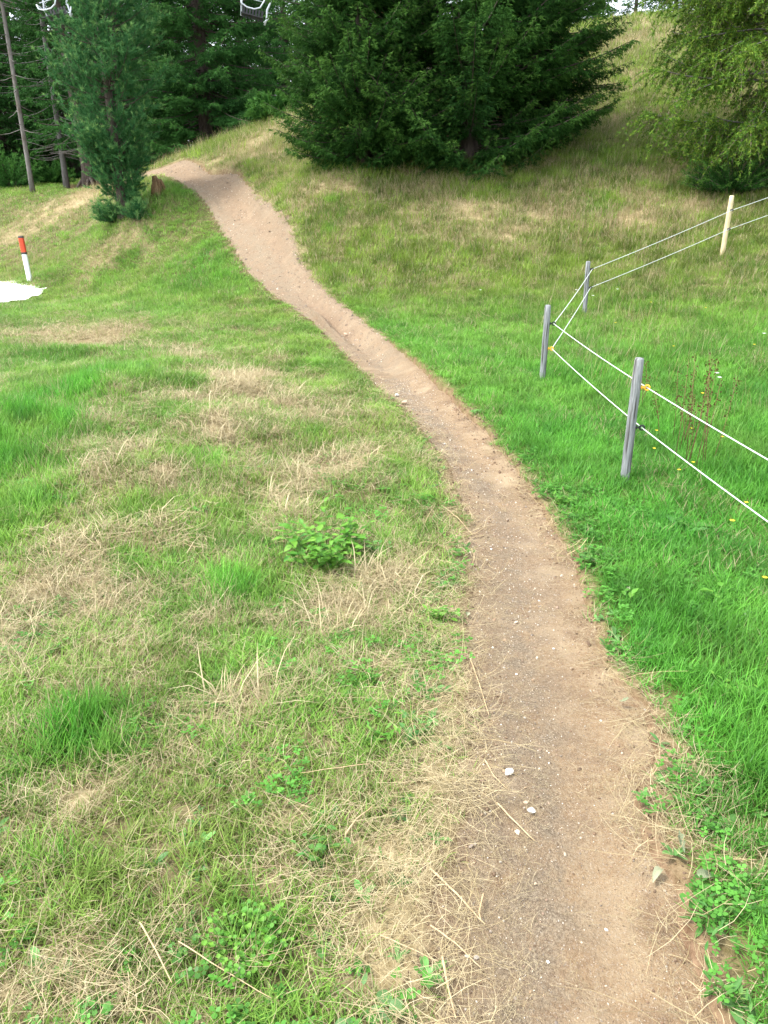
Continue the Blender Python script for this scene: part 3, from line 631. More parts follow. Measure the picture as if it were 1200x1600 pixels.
def spruce_meshes(seed, Ht, Rd, nbr, z0=.15, fan=.5, dens=1.0, dens_top=.4, zvis=5, droop=.25, up=.35, sl=.062, sw=.015, clump=.5, shape=.8, twl=.085, maxr=None):
    r = np.random.default_rng(seed)
    u = np.sort(r.uniform(0, 1, nbr) ** 1.15); zb = z0 + (Ht - z0) * u
    prof = np.minimum(1, (1 - (zb / Ht)) ** shape * 1.12) * (0.80 + .2 * sstep(0, .8, zb))
    a = np.arange(nbr) * 2.399 + r.normal(0, .35, nbr)
    L = Rd * prof * (1 + clump * r.uniform(-.75, .25, nbr)) + .08
    az = np.c_[np.cos(a), np.sin(a), np.zeros(nbr)]
    dr = droop * r.uniform(.5, 1.4, nbr) * (1.2 - .9 * zb / Ht); upc = up * r.uniform(.6, 1.4, nbr)
    P0 = np.c_[np.zeros((nbr, 2)), zb]
    curve = lambda s: L * (-dr * s * 1.4 + upc * s * s)
    limbs = branch_tubes('limb', P0, az, L, curve, .008 + .007 * L)
    # twigs
    lod = np.where(zb > zvis, dens_top, 1.0)
    nt_ = np.maximum(3, (L / .055 * dens * lod)).astype(int); bi = np.repeat(np.arange(nbr), nt_); n = len(bi)
    s = r.uniform(.12, 1, n) ** .8; side = np.where(r.uniform(size=n) < .5, -1, 1)
    Lb = L[bi]; base = P0[bi] + az[bi] * (Lb * s)[:, None]; base[:, 2] += Lb * (-dr[bi] * s * 1.4 + upc[bi] * s * s)
    tang = unit(np.c_[az[bi][:, :2], (-dr[bi] * 1.4 + 2 * upc[bi] * s)])
    lat = np.c_[-az[bi][:, 1], az[bi][:, 0], np.zeros(n)] * side[:, None]
    tl = (fan * Lb * (1 - s) * r.uniform(.5, 1.1, n) + .07) * 1.0; tl = np.minimum(tl, .62)
    td = unit(tang * .75 + lat * r.uniform(.5, 1.1, n)[:, None] + np.c_[np.zeros((n, 2)), r.uniform(-.6, .08, n)])
    # twiglets
    nn = np.maximum(2, (tl / .035 * np.where(zb[bi] > zvis, .6, 1))).astype(int); ti = np.repeat(np.arange(n), nn); m = len(ti)
    q = r.uniform(0.05, 1, m); b2 = base[ti] + td[ti] * (tl[ti] * q)[:, None]; b2[:, 2] -= .18 * tl[ti] * q * q
    l2 = unit(np.cross(td[ti], np.array([0, 0, 1.]))) * np.where(r.uniform(size=m) < .5, -1, 1)[:, None]
    d2 = unit(td[ti] * .8 + l2 * r.uniform(.2, .9, m)[:, None] + np.c_[np.zeros((m, 2)), r.uniform(-.9, .1, m)])
    tl2 = twl * r.uniform(.6, 1.3, m) * (1 - .4 * q)
    big = np.where(zb[bi][ti] > zvis, 1.5, 1.0)
    tone_b = np.clip(.5 + .3 * r.normal(size=nbr), 0, 1); tipness = sstep(.7, 1, s[ti]) * .65 + .4 * sstep(.8, 1, q)
    parts = []
    for j in range(3):
        pp = b2 + d2 * (tl2 * r.uniform(0, .7, m))[:, None]; dd = unit(d2 + r.normal(0, .38, (m, 3)))
        tone = np.clip(tone_b[bi][ti] * .5 + .5 * r.uniform(size=m) , 0, 1)
        parts.append(slivers(pp, dd, sl * big * r.uniform(.7, 1.4, m), sw * big * r.uniform(.7, 1.3, m), tone, np.clip(tipness * r.uniform(.3, 1, m), 0, 1), np.clip(r.uniform(size=m) + .5 * (s[ti] > .3), 0, 1), r))
    return soup('crown', parts), limbs
def make_tree(name, loc, label, cat, crown, limbs, trunk, cm, bm_, group=None, rz=0):
    t = empty(name, loc, label, cat, group, rz)
    obj('trunk', trunk, bm_, t)
    if limbs is not None: obj('limb', limbs, bm_, t)['kind'] = 'stuff'
    if crown is not None: obj('crown', crown, cm, t)
    return t
def dup(root, loc, rz, s=1.0, label=None, group=None):
    r_ = root.copy(); col.objects.link(r_); r_.location = loc; r_.rotation_euler = (0, 0, rz); r_.scale = (s, s, s)
    if label: r_['label'] = label
    if group: r_['group'] = group
    for ch in list(root.children):
        c = ch.copy(); col.objects.link(c); c.parent = r_
    return r_
def tm(mb):
    me = bpy.data.meshes.new('trunk'); me.from_pydata(mb.v, [], mb.f); me.update(); me.polygons.foreach_set('use_smooth', np.ones(len(me.polygons), bool)); return me
def gpt(px, py, t):
    p = P(px, py, t); return (p[0], p[1], float(G(p[0:1], p[1:2])[0]))

# the spruces by the path bend
def at_xy(px, Y):
    x = (px - 600) / F * (Y * CP + 0.3)      # rough sideways place at ground height near the eye level
    return (x, Y, float(G(np.array([x]), np.array([Y]))[0]))
c_, l_ = spruce_meshes(1, 8.5, 1.65, 560, z0=.0, zvis=3.4, dens=2.1, fan=.36, dens_top=.6, droop=.15, up=.42, clump=.5, shape=.6)
make_tree('spruce_tree', at_xy(566, 16.2), 'lighter green spruce at the left end of the clump beside the path bend', 'tree', c_, l_, tm(trunk_mesh(8.3, .14, seed=1)), M['spruce'], M['bark'])
c_, l_ = spruce_meshes(2, 11.0, 2.6, 560, z0=-.2, zvis=3.2, dens=2.1, fan=.36, dens_top=.5, droop=.16, up=.42, clump=.62, shape=.6)
make_tree('spruce_tree', at_xy(725, 16.6), 'widest dark spruce in the middle of the clump with boughs down to the slope', 'tree', c_, l_, tm(trunk_mesh(10.8, .2, seed=2)), M['spruce'], M['bark'])
c_, l_ = spruce_meshes(3, 9.5, 1.75, 400, z0=-.1, zvis=3.0, dens=2.0, fan=.36, dens_top=.5, droop=.2, up=.4, clump=.55, shape=.6)
make_tree('spruce_tree', at_xy(812, 17.4), 'dark spruce at the right end of the clump above the open slope', 'tree', c_, l_, tm(trunk_mesh(9.3, .16, seed=3)), M['spruce'], M['bark'])

# dark spruce behind the crest and the forest around
c_, l_ = spruce_meshes(5, 14, 3.3, 420, z0=.0, zvis=6.5, dens=1.0, fan=.4, dens_top=.4, droop=.28, up=.30, sl=.085, sw=.02, clump=.5, shape=.7, twl=.12)
DS = make_tree('spruce_tree', at_xy(335, 28), 'tall dark spruce straight behind the top of the path', 'tree', c_, l_, tm(trunk_mesh(13.8, .25, seed=5)), M['dark_spruce'], M['bark'])
c_, l_ = spruce_meshes(6, 13, 2.3, 380, z0=1.2, zvis=7, dens=.5, dens_top=.4, droop=.45, up=.32, sl=.09, sw=.022, clump=.6, shape=.75, twl=.12)
FS = make_tree('spruce_tree', at_xy(20, 33), 'dark spruce with a thick dark trunk at the left edge of the forest', 'tree', c_, l_, tm(trunk_mesh(12.8, .24, seed=6)), M['dark_spruce'], M['bark'])
forest = 'dark spruces of the forest behind'
fl = ['forest spruce beyond the left border', 'forest spruce seen between the bare trunk and the pine', 'forest spruce directly behind the stone pine', 'forest spruce right of the bright green bush, far back',
      'second-row forest spruce behind the pale bare trunk', 'second-row forest spruce behind the stone pine', 'second-row forest spruce behind the stump by the path', 'second-row forest spruce above the right lift chair',
      'forest spruce hidden behind the left end of the spruce clump', 'far forest spruce behind the lighter spruce of the clump', 'forest spruce behind the middle of the clump', 'second-row forest spruce at the left border',
      'far forest spruce outside the left border', 'nearer forest spruce outside the left border', 'rearmost forest spruce at the far left', 'rearmost forest spruce left of the stone pine top', 'rearmost forest spruce behind the stone pine top',
      'rearmost forest spruce behind the tall dark spruce', 'rearmost forest spruce in the gap right of the right lift chair', 'rearmost forest spruce left of the clump top']
spots = [(-95,30,DS,.8),(130,36,DS,.95),(215,32,FS,.95),(455,39,DS,.9),(60,42,DS,1.05),(160,46,FS,1.2),(270,44,DS,1.1),(390,43,FS,1.15),(520,38,FS,1.1),(560,46,DS,1.1),
         (640,40,DS,.9),(-20,44,FS,1.15),(-140,40,DS,1.05),(-220,33,FS,1),(20,54,DS,1.25),(110,56,FS,1.3),(200,58,DS,1.3),(320,56,DS,1.3),(425,56,DS,1.25),(490,60,FS,1.3)]
for i, (px, Y, srcT, s_) in enumerate(spots):
    dup(srcT, at_xy(px, Y), i * 1.7, s_, fl[i], forest)
crest = [(860,33,DS,.55,'dark spruce showing between the clump and the grassy crest at the top'),(905,38,FS,.8,None),(1015,40,DS,.6,None),(1090,36,DS,.6,None),(1150,38,FS,.8,None),(1260,34,DS,.8,None),(760,40,DS,.9,None),(960,50,FS,.8,None),(1350,30,FS,.9,None)]
for i, (px, Y, srcT, s_, lb) in enumerate(crest):
    dup(srcT, at_xy(px, Y), i * 2.1 + .5, s_, lb or ['', 'crest spruce just right of the clump top', 'crest spruce behind the middle of the grassy crest', 'crest spruce behind the larch top on its left', 'crest spruce behind the larch', 'crest spruce beyond the right border', 'crest spruce hidden behind the clump', 'far crest spruce in the sky gap', 'outermost crest spruce beyond the right border'][i], 'spruces behind the crest')

# bare-trunked trees on the left
def bare_tree(px, Y, lean, r0, h, bmat, label, seed, flare=1.3, zc=5.2):
    c_, l_ = spruce_meshes(seed, h, 1.7, 130, z0=zc, zvis=20, dens=.6, droop=.4, up=.3, sl=.08, sw=.02, clump=.6, shape=.6, twl=.11)
    t = make_tree('spruce_tree', at_xy(px, Y), label, 'tree', c_, l_, tm(trunk_mesh(h, r0, lean, seed, flare)), M['dark_spruce'], bmat)
    mb = MB(); r = random.Random(seed)
    for k in range(26):
        z = r.uniform(1.0, zc); a = r.uniform(0, 6.28); L = r.uniform(.3, 1.1); d = Vector((math.cos(a), math.sin(a), -.25))
        p = Vector((lean[0] * z, lean[1] * z, z)); mb.tube([p, p + d * L * .5, p + d * L + Vector((0, 0, .08))], [.014, .009, .004], 4)
    mb.build('dead_twig', M['grey_bark'], t)['kind'] = 'stuff'
    return t
bare_tree(60, 26.5, (-.012, 0), .075, 12, M['grey_bark'], 'slender leaning spruce with a bare pale grey trunk at the far left', 31)
bare_tree(112, 28.5, (0, 0), .10, 12, M['bark2'], 'dim grey trunk just left of the pine, with thin dead twigs', 33, zc=1.7)
bt = bare_tree(150, 26.5, (-.05, 0), .17, 12, M['bark'], 'dark reddish trunk with exposed roots just behind the pine', 34, 1.9, zc=1.9)
rr_ = random.Random(4)
for k in range(9):
    mb = MB()
    a = rr_.uniform(0, 6.28); d = Vector((math.cos(a), math.sin(a), 0)); L = rr_.uniform(.4, 1.0)
    mb.tube([d * .08 + Vector((0, 0, .45)), d * L * .5 + Vector((0, 0, .25)), d * L + Vector((0, 0, -.1))], [.07, .05, .02], 6, True, .3)
    mb.build('root', M['bark'], bt)

# stone pine
def pine_mesh(seed):
    r = np.random.default_rng(seed); nb = 360
    zb = np.r_[r.uniform(.3, 1.6, nb // 4), r.uniform(.9, 5.7, nb - nb // 4)]; Ht = 6.4
    prof = np.interp(zb, [.5, 1.0, 1.7, 2.6, 3.6, 4.6, 5.6, 6.3], [.48, .60, .92, 1.16, 1.08, .80, .52, .22])
    a = np.arange(nb) * 2.399 + r.normal(0, .3, nb); L = prof * (1 + r.uniform(-.45, .14, nb)); az = np.c_[np.cos(a), np.sin(a), np.zeros(nb)]
    P0 = np.c_[np.zeros((nb, 2)), zb - .3 * L]; up = r.uniform(.25, .55, nb)
    curve = lambda s: L * (up * s * s + .05 * s)
    limbs = branch_tubes('limb', P0, az, L, curve, .006 + .009 * L)
    ns = np.maximum(5, (L * 17)).astype(int); bi = np.repeat(np.arange(nb), ns); n = len(bi)
    s = r.uniform(.15, 1, n) ** .7; base = P0[bi] + az[bi] * (L[bi] * s)[:, None]; base[:, 2] += L[bi] * (up[bi] * s * s + .05 * s)
    d = unit(az[bi] * r.uniform(.3, 1, n)[:, None] + r.normal(0, .55, (n, 3)) + np.array([0, 0, .9])); tl = r.uniform(.14, .36, n)
    nn = np.maximum(3, tl / .045).astype(int); ti = np.repeat(np.arange(n), nn); m = len(ti); q = r.uniform(.15, 1, m); c = base[ti] + d[ti] * (tl[ti] * q)[:, None]
    ax = unit(d[ti] + r.normal(0, .15, (m, 3)) + np.array([0, 0, .15])); tone = np.clip(.45 + .28 * r.normal(size=n), 0, 1)[ti]; tipn = sstep(.6, 1, q) * r.uniform(0, 1, m) * sstep(.5, .9, s[ti])
    parts = []
    for j in range(9):
        dd = unit(ax + r.normal(0, .46, (m, 3)))
        parts.append(slivers(c + ax * r.uniform(-.02, .02, m)[:, None], dd, r.uniform(.055, .10, m), r.uniform(.008, .014, m), np.clip(tone * .6 + .4 * r.uniform(size=m), 0, 1), tipn, r.uniform(.0, 1, m) + .4 * (s[ti] > .4), r))
    return soup('crown', parts), limbs
c_, l_ = pine_mesh(11)
pine = make_tree('pine_tree', hit(194, 338) , 'bushy young stone pine with blue-green needles standing left of the path', 'tree', c_, l_, tm(trunk_mesh(6.2, .11, seed=9, flare=1.2)), M['pine'], M['bark'])
def low_bush(px, py, nb, Rr, Hh, seed, cm, name, label, cat, sl=.08, sw=.012, t=None, dens=10):
    r = np.random.default_rng(seed); a = r.uniform(0, 6.283, nb); el = r.uniform(.15, 1.1, nb); L = r.uniform(.5, 1, nb)
    d = np.c_[np.cos(a) * np.cos(el) * Rr, np.sin(a) * np.cos(el) * Rr, np.sin(el) * Hh] * L[:, None]
    k = dens; s = np.tile(np.linspace(.3, 1, k), nb) + r.normal(0, .03, nb * k); bi = np.repeat(np.arange(nb), k); c = d[bi] * s[:, None]; ud = unit(d)[bi]; m = len(c); tone = np.clip(.5 + .3 * r.normal(size=nb), 0, 1)[bi]
    parts = []
    for j in range(9): parts.append(slivers(c + r.normal(0, .02, (m, 3)), unit(ud + r.normal(0, .55, (m, 3)) + np.array([0, 0, .2])), sl * r.uniform(.6, 1.3, m), sw * r.uniform(.7, 1.3, m), np.clip(tone * .6 + .4 * r.uniform(size=m), 0, 1), .5 * (s > .9), np.ones(m), r))
    p = hit(px, py) if t is None else np.array(at_xy(px, t)); e = empty(name, (p[0], p[1], float(G(p[0:1], p[1:2])[0])), label, cat)
    obj('crown', soup('crown', parts), cm, e)
    mb = MB()
    for q in range(0, nb, 2): mb.tube([(0, 0, -.05), d[q] * .5, d[q] * .95], [.012, .008, .003], 4)
    mb.build('stem', M['bark'], e); return e
low_bush(180, 346, 110, .62, .62, 3, M['pine'], 'pine_seedling', 'low dark pine sprout at the foot of the stone pine on its left', 'shrub')
low_bush(214, 343, 50, .40, .55, 5, M['pine'], 'pine_seedling', 'smaller pine sprout directly under the stone pine crown', 'shrub')
low_bush(442, 190, 120, .95, .75, 6, M['bush'], 'bush', 'bright green bush between the dark spruce and the spruce clump', 'bush', .11, .035, t=22.5, dens=14)
low_bush(95, 290, 90, .9, 1.0, 7, M['bush'], 'bush', 'green undergrowth bush between the bare trunks on the left', 'bush', .10, .03, t=30)
low_bush(30, 290, 110, 1.2, 1.6, 8, M['bush'], 'bush', 'yellow-green bush in the forest edge at the left border', 'bush', .10, .025, t=28.5)

# brown dead branch stump near the pine
p = hit(248, 303); mb = MB(); rr_ = random.Random(8)
e = empty('tree_stump', (p[0], p[1], float(G(p[0:1], p[1:2])[0])), 'ragged brown broken stump between the pine and the top of the path', 'stump')
mb.tube([(0,0,-.1),(-.01,0,.06),(.0,0,.16),(-.03,.0,.27),(-.06,0,.38)], [.17,.14,.12,.09,.045], 11, True, .5); mb.build('stump_wood', M['red_dead'], e)
for k in range(5):
    mb = MB(); a = k * 1.3; mb.tube([(math.cos(a)*.05, math.sin(a)*.05, .30), (math.cos(a)*.13, math.sin(a)*.11, .16), (math.cos(a)*.17, math.sin(a)*.13, -.02)], [.045,.04,.03], 5, True, .5); mb.build('splinter', M['red_dead'], e)

# larch at the right
def larch_mesh(seed):
    r = np.random.default_rng(seed); nb = 240; Ht = 9.0
    zb = r.uniform(.5, 8.2, nb) ** 1.0; a = r.uniform(0, 6.283, nb); facing = np.abs(np.angle(np.exp(1j * (a - 3.6)))) < 1.5
    L = np.interp(zb, [0, .8, 2.5, 4.5, 8.5], [1.5, 2.3, 2.5, 2.3, .5]) * r.uniform(.55, 1.08, nb); az = np.c_[np.cos(a), np.sin(a), np.zeros(nb)]
    P0 = np.c_[np.zeros((nb, 2)), zb]; dr = r.uniform(.12, .5, nb); upc = r.uniform(.0, .3, nb)
    curve = lambda s: L * (.12 * s - dr * s * s + upc * s ** 3)
    limbs = branch_tubes('limb', P0, az, L, curve, .008 + .010 * L)
    nt_ = np.where(zb < 4.6, L * 26, L * 8).astype(int) + 3; bi = np.repeat(np.arange(nb), nt_); n = len(bi); s = r.uniform(.12, 1, n)
    base = P0[bi] + az[bi] * (L[bi] * s)[:, None]; base[:, 2] += L[bi] * (.12 * s - dr[bi] * s * s + upc[bi] * s ** 3)
    lat = np.c_[-az[bi][:, 1], az[bi][:, 0], np.zeros(n)] * r.normal(0, .6, n)[:, None]
    d0 = unit(az[bi] * .6 + lat + np.c_[np.zeros((n, 2)), r.uniform(-.9, .3, n)]); tl = r.uniform(.18, .62, n)
    nn = np.maximum(3, tl / .032).astype(int); ti = np.repeat(np.arange(n), nn); m = len(ti); q = r.uniform(0, 1, m)
    c = base[ti] + d0[ti] * (tl[ti] * q)[:, None]; c[:, 2] -= .55 * tl[ti] * q * q
    tone = np.clip(.45 + .3 * r.normal(size=nb), 0, 1)[bi][ti]; parts = []
    bare = (s < .4)[ti] & (r.uniform(size=m) < .6)
    c2 = c[~bare]; m2 = len(c2); tg = unit(d0[ti] + np.c_[np.zeros((m, 2)), -1.1 * q])[~bare]
    for j in range(5):
        parts.append(slivers(c2, unit(tg * .5 + r.normal(0, .6, (m2, 3))), r.uniform(.04, .075, m2), r.uniform(.013, .021, m2), np.clip(tone[~bare] * .6 + .4 * r.uniform(size=m2), 0, 1), np.clip(r.uniform(-.6, .7, m2), 0, 1), .2 + r.uniform(size=m2), r))
    # the thin twigs themselves
    for a0, a1 in ((0, .5), (.5, 1)):
        b0 = base + d0 * (tl * a0)[:, None]; b0[:, 2] -= .55 * tl * a0 * a0; b1 = base + d0 * (tl * a1)[:, None]; b1[:, 2] -= .55 * tl * a1 * a1
        dd = b1 - b0; ll = np.linalg.norm(dd, axis=1); parts.append(slivers(b0, unit(dd), ll * 1.15, np.full(n, .010), np.zeros(n), np.zeros(n), np.zeros(n), r))
    return soup('crown', parts), limbs
c_, l_ = larch_mesh(21)
pL = at_xy(1190, 14.6)
make_tree('larch_tree', pL, 'yellow-green larch with drooping thin twigs at the upper right edge', 'tree', c_, l_, tm(trunk_mesh(8.8, .14, seed=12)), M['larch'], M['grey_bark'])
low_bush(1130, 290, 130, 1.1, .8, 13, M['spruce'], 'shrub', 'low tangled dark shrub under the larch at the top of the paddock', 'shrub', .06, .012, t=14.0, dens=12)

# ------------------------------------------------------------------ rope fence
FP = [('old', hit(975, 755)[:2], .755), ('old', hit(847, 597)[:2], .68), ('old', hit(913, 490)[:2], .66), ('new', hit(1128, 400)[:2], .80)]
fp0 = np.array([1.62, 1.75])
fr = empty('rope_fence', (FP[0][1][0], FP[0][1][1], float(G(FP[0][1][0:1], FP[0][1][1:2])[0])), 'low electric rope fence on thin wooden posts along the right meadow', 'fence')
org = Vector(fr.location)
def post_mesh(h, r, lean, seed):
    mb = MB(); random.seed(seed); pts = [(0,0,-.3)] + [(lean[0]*h*u, lean[1]*h*u, h*u) for u in (0,.1,.25,.4,.55,.7,.85,.985)]
    rad = [r*1.0]*8 + [r*.93]; pts.append((lean[0]*h, lean[1]*h, h)); rad.append(r*.72)
    mb.tube(pts, rad, 12, True, .10); return mb
def fpost(xy, h, r, m, seed, lean=(0, 0)):
    z = float(G(np.array([xy[0]]), np.array([xy[1]]))[0]); mb = post_mesh(h, r, lean, seed)
    return mb.build('post', m, fr, loc=Vector((xy[0], xy[1], z)) - org), Vector((xy[0], xy[1], z))
posts = []
for i, (k, xy, h) in enumerate([('old', fp0, .75)] + FP + [('new', np.array([FP[3][1][0] + 3.6, FP[3][1][1] + 1.3]), .8)]):
    posts.append((fpost(xy, h, [.028,.0275,.028,.030,.034,.034][i], M['new_post' if k == 'new' else 'post'], 50 + i, [(0,0),(.0,0),(0,0),(-.02,0),(.01,0),(0,0)][i]), h))
    if k == 'new': posts[-1][0][0]['label'] = 'pale new wood post'
def insulator(post, base, hz, m, side=(1, 0)):
    # screw shank, ring and collar
    mb = MB(); sx, sy = side; r0 = .026
    mb.tube([(sx*r0*.6, sy*r0*.6, hz), (sx*(r0+.022), sy*(r0+.022), hz)], .006, 6)
    mb.tube([(sx*(r0+.004), sy*(r0+.004), hz), (sx*(r0+.010), sy*(r0+.010), hz)], .013, 8)
    c = Vector((sx*(r0+.036), sy*(r0+.036), hz)); pts = []
    for k in range(13):
        a = k / 12 * 2 * math.pi; pts.append(c + Vector((sx, sy, 0)) * .014 * math.cos(a) + Vector((0, 0, 1)) * .014 * math.sin(a))
    mb.tube(pts, .0055, 6, False)
    o = mb.build('insulator', m, post); return base + Vector((sx*(r0+.036), sy*(r0+.036), hz))
hs_ = [(.58,.33),(.585,.345),(.52,.30),(.56,.33),(.61,.36),(.6,.36)]
col_ = [('orange','black'),('orange','black'),('black','orange'),('black','black'),('black','black'),('black','black')]
sides = [(1,0),(.96,-.28),(.96,-.28),(.9,.43),(.35,-.93),(.35,-.93)]
anc = [[], []]
for i, ((po_, base), h) in enumerate(posts):
    for j in (0, 1): anc[j].append(insulator(po_, base, hs_[i][j], M[col_[i][j]], sides[i]))
for j in (0, 1):
    for i in range(5):
        a, b = anc[j][i], anc[j][i+1]; L = (b - a).length; n_ = 24; mb = MB()
        mb.tube([a.lerp(b, k / n_) - org + Vector((0, 0, -.018 * L * .25 * 4 * (k/n_) * (1 - k/n_))) for k in range(n_ + 1)], .0032 if i < 2 else .0038, 6)
        mb.build('rope', M['rope'], fr)
# the same again, doubled wire going round the bend: far side brace rope seen from post two to post three is the span above

# ------------------------------------------------------------------ road marker post
p = hit(47, 440); zg = float(G(p[0:1], p[1:2])[0])
e = empty('marker_post', (p[0], p[1], zg), 'white road marker post with a red band near its top beside the pale road', 'marker post', rz=R(20))
e.rotation_euler = (0, R(-2.5), R(0))
def slab(z0, z1, hx, hy, name, m, top=0):
    mb = MB(); n_ = 12; prof = [(z0, 1), (z1, 1)] + ([(z1 + .015, .75)] if top else [])
    V = []; 
    for z, s_ in prof:
        for k in range(n_):
            a = 2 * math.pi * k / n_; V.append((hx * s_ * math.copysign(abs(math.cos(a)) ** .6, math.cos(a)), hy * s_ * math.copysign(abs(math.sin(a)) ** .6, math.sin(a)), z))
    Fs = [(i*n_+k, i*n_+(k+1) % n_, (i+1)*n_+(k+1) % n_, (i+1)*n_+k) for i in range(len(prof)-1) for k in range(n_)]
    Fs += [tuple(reversed(range(n_))), tuple((len(prof)-1)*n_ + k for k in range(n_))]
    mb.add(V, Fs); return mb.build(name, m, e, smooth=False)
slab(-.2, .60, .052, .04, 'post_body', M['white_paint']); slab(.601, .89, .055, .042, 'red_band', M['red_refl'], 0); slab(.56, .605, .0555, .0425, 'dark_ring', M['dark_band']); slab(.891, .92, .055, .042, 'cap', M['dark_band'], 1)

# ------------------------------------------------------------------ chairlift chairs hanging above the left trees
def lift_chair(px, label, flip, k):
    e = empty('lift_chair', tuple(P(px, 29, 21.5)), label, 'chairlift chair', 'chairlift chairs over the forest', rz=R(-12 * flip))
    e.rotation_euler = (0, R(12 * flip), R(8 * flip))
    for q in range(7): 
        mb = MB(); mb.box((-.30 + q * .1, 0, .13), (.032, .012, .16)); mb.build('back_slat', M['dark_metal'], e, smooth=False)
    for q in range(4):
        mb = MB(); mb.box((0, -.10 - q * .1, .02), (.36, .036, .012)); mb.build('seat_slat', M['dark_metal'], e, smooth=False)
    mb = MB(); mb.tube([(-.42,-.40,.42),(-.38,-.42,.28),(-.2,-.43,.2),(.05,-.43,.2),(.22,-.42,.28),(.32,-.38,.5),(.34,-.3,.7),(.34,-.1,.85)], .022, 8); mb.build('safety_bar', M['metal'], e)
    mb = MB(); mb.tube([(-.40,-.2,.5),(.30,-.2,.5)], .012, 6); mb.tube([(-.42,-.4,.42),(-.42,-.1,.36),(-.36,0,.2)], .018, 6); mb.build('arm_rest', M['metal'], e)
    mb = MB(); mb.tube([(.42,0,-.1),(.46,-.02,.1),(.44,-.02,.35),(.52,0,.6),(.50,0,.9),(.25,0,1.2),(0,0,1.6),(0,0,2.6)], .03, 8); mb.tube([(.38,0,-.02),(.48,-.05,.05),(.55,-.02,.22)], .02, 6); mb.tube([(-.36,0,.0),(-.4,0,.4),(-.3,0,.8),(0,0,1.25)], .026, 8); mb.build('hanger', M['metal'], e)
    mb = MB(); mb.tube([(0,0,2.55),(0,0,2.75)], .06, 8); mb.build('grip', M['dark_metal'], e)
    e.scale = (.85, .85, .85); return e
lift_chair(92, 'left chairlift chair with curved pale bar, above the pine and the bare trunk', -1, 0)
lift_chair(394, 'right chairlift chair with curved pale bar, in front of the tall dark spruce', 1, 1)
zc_ = P(92, 29, 21.5)[2] + 2.33; yc_ = P(92, 29, 21.5)[1]
mb = MB(); mb.tube([(-34, yc_, zc_ + .3), (P(92,29,21.5)[0] + .55, yc_, zc_), (P(394,29,21.5)[0] + .55, yc_, zc_), (22, yc_, zc_ + 1.5)], .02, 6)
tag(mb.build('lift_cable', M['metal']), 'steel cable carrying the chairlift chairs over the trees', 'cable')

# ------------------------------------------------------------------ leafy plants, built leaf by leaf
def leaf_mesh(L, W, kind='ovate', fold=.22, curl=.25, seed=0, teeth=0):
    r = np.random.default_rng(seed); n_ = 7; V = []; A = []
    for i in range(n_ + 1):
        u = i / n_
        if kind == 'ovate': wv = math.sin(math.pi * min(1, u ** .75)) ** .8
        elif kind == 'lance': wv = math.sin(math.pi * u ** .8)
        elif kind == 'round': wv = math.sqrt(max(0, 1 - (2*u - 1) ** 2))
        else: wv = math.sin(math.pi * min(1, u ** 1.3)) * (.55 + .45 * (i % 2))
        wv = W / 2 * wv * (1 + .12 * (r.uniform() - .5)) + .0006; z = -curl * L * u * u + .02 * L * math.sin(7 * u)
        x = L * u
        V += [(x, -wv, z + fold * wv), (x, -wv * .5, z + fold * wv * .3), (x, 0, z), (x, wv * .5, z + fold * wv * .3), (x, wv, z + fold * wv)]
    Fs = [(5*i+k, 5*i+k+1, 5*i+k+6, 5*i+k+5) for i in range(n_) for k in range(4)]
    me = bpy.data.meshes.new('leaf'); me.from_pydata(V, [], Fs); me.update(); me.polygons.foreach_set('use_smooth', np.ones(len(Fs), bool)); return me
def leaf_mat(name, c1, c2, rough=.45, trans=.3):
    m, n, b = mat(name); tc = N(n, 'ShaderNodeTexCoord'); oi = N(n, 'ShaderNodeObjectInfo'); no = N(n, 'ShaderNodeTexNoise', Scale=35, Detail=4); n.links.new(tc.outputs['Object'], no.inputs['Vector'])
    ad = N(n, 'ShaderNodeMath', operation='ADD'); n.links.new(no.outputs[0], ad.inputs[0]); n.links.new(oi.outputs['Random'], ad.inputs[1])
    mr = N(n, 'ShaderNodeMapRange'); mr.inputs[1].default_value = .4; mr.inputs[2].default_value = 1.6; n.links.new(ad.outputs[0], mr.inputs[0])
    mx = N(n, 'ShaderNodeMix', data_type='RGBA'); n.links.new(mr.outputs[0], mx.inputs[0]); mx.inputs[6].default_value = (*c1, 1); mx.inputs[7].default_value = (*c2, 1)
    wv = N(n, 'ShaderNodeTexWave', Scale=60, Distortion=1.5); n.links.new(tc.outputs['Object'], wv.inputs['Vector'])
    bp = N(n, 'ShaderNodeBump', Strength=.25, Distance=.002); n.links.new(wv.outputs[0], bp.inputs['Height']); n.links.new(bp.outputs[0], b.inputs['Normal'])
    leaf_shader(n, b, mx.outputs[2], trans, rough, .35); return m
M['weed'] = leaf_mat('weed_leaf', (.06,.22,.02), (.17,.36,.04)); M['weed2'] = leaf_mat('low_weed_leaf', (.05,.17,.03), (.12,.27,.05)); M['plantain'] = leaf_mat('grey_green_leaf', (.08,.20,.05), (.16,.28,.10))
M['wilt'] = leaf_mat('wilted_leaf', (.18,.22,.12), (.38,.38,.25), .8, .15); M['yellow'] = leaf_mat('yellow_petal', (.8,.55,.02), (.85,.65,.05)); M['whitef'] = leaf_mat('white_petal', (.7,.72,.68), (.8,.8,.75)); M['stemg'] = noise_mat('green_stem', (.08,.17,.03), (.15,.24,.06), 30, .6, 0)
M['brownstem'] = noise_mat('brown_seed_stalk', (.11,.065,.03), (.24,.14,.07), 60, .8, .2)
LM = {k: [leaf_mesh(1, w_, kd, seed=i + 10 * j) for i in range(3)] for j, (k, w_, kd) in enumerate([('ovate', .55, 'ovate'), ('lance', .28, 'lance'), ('round', .95, 'round'), ('lobed', .34, 'lobed')])}
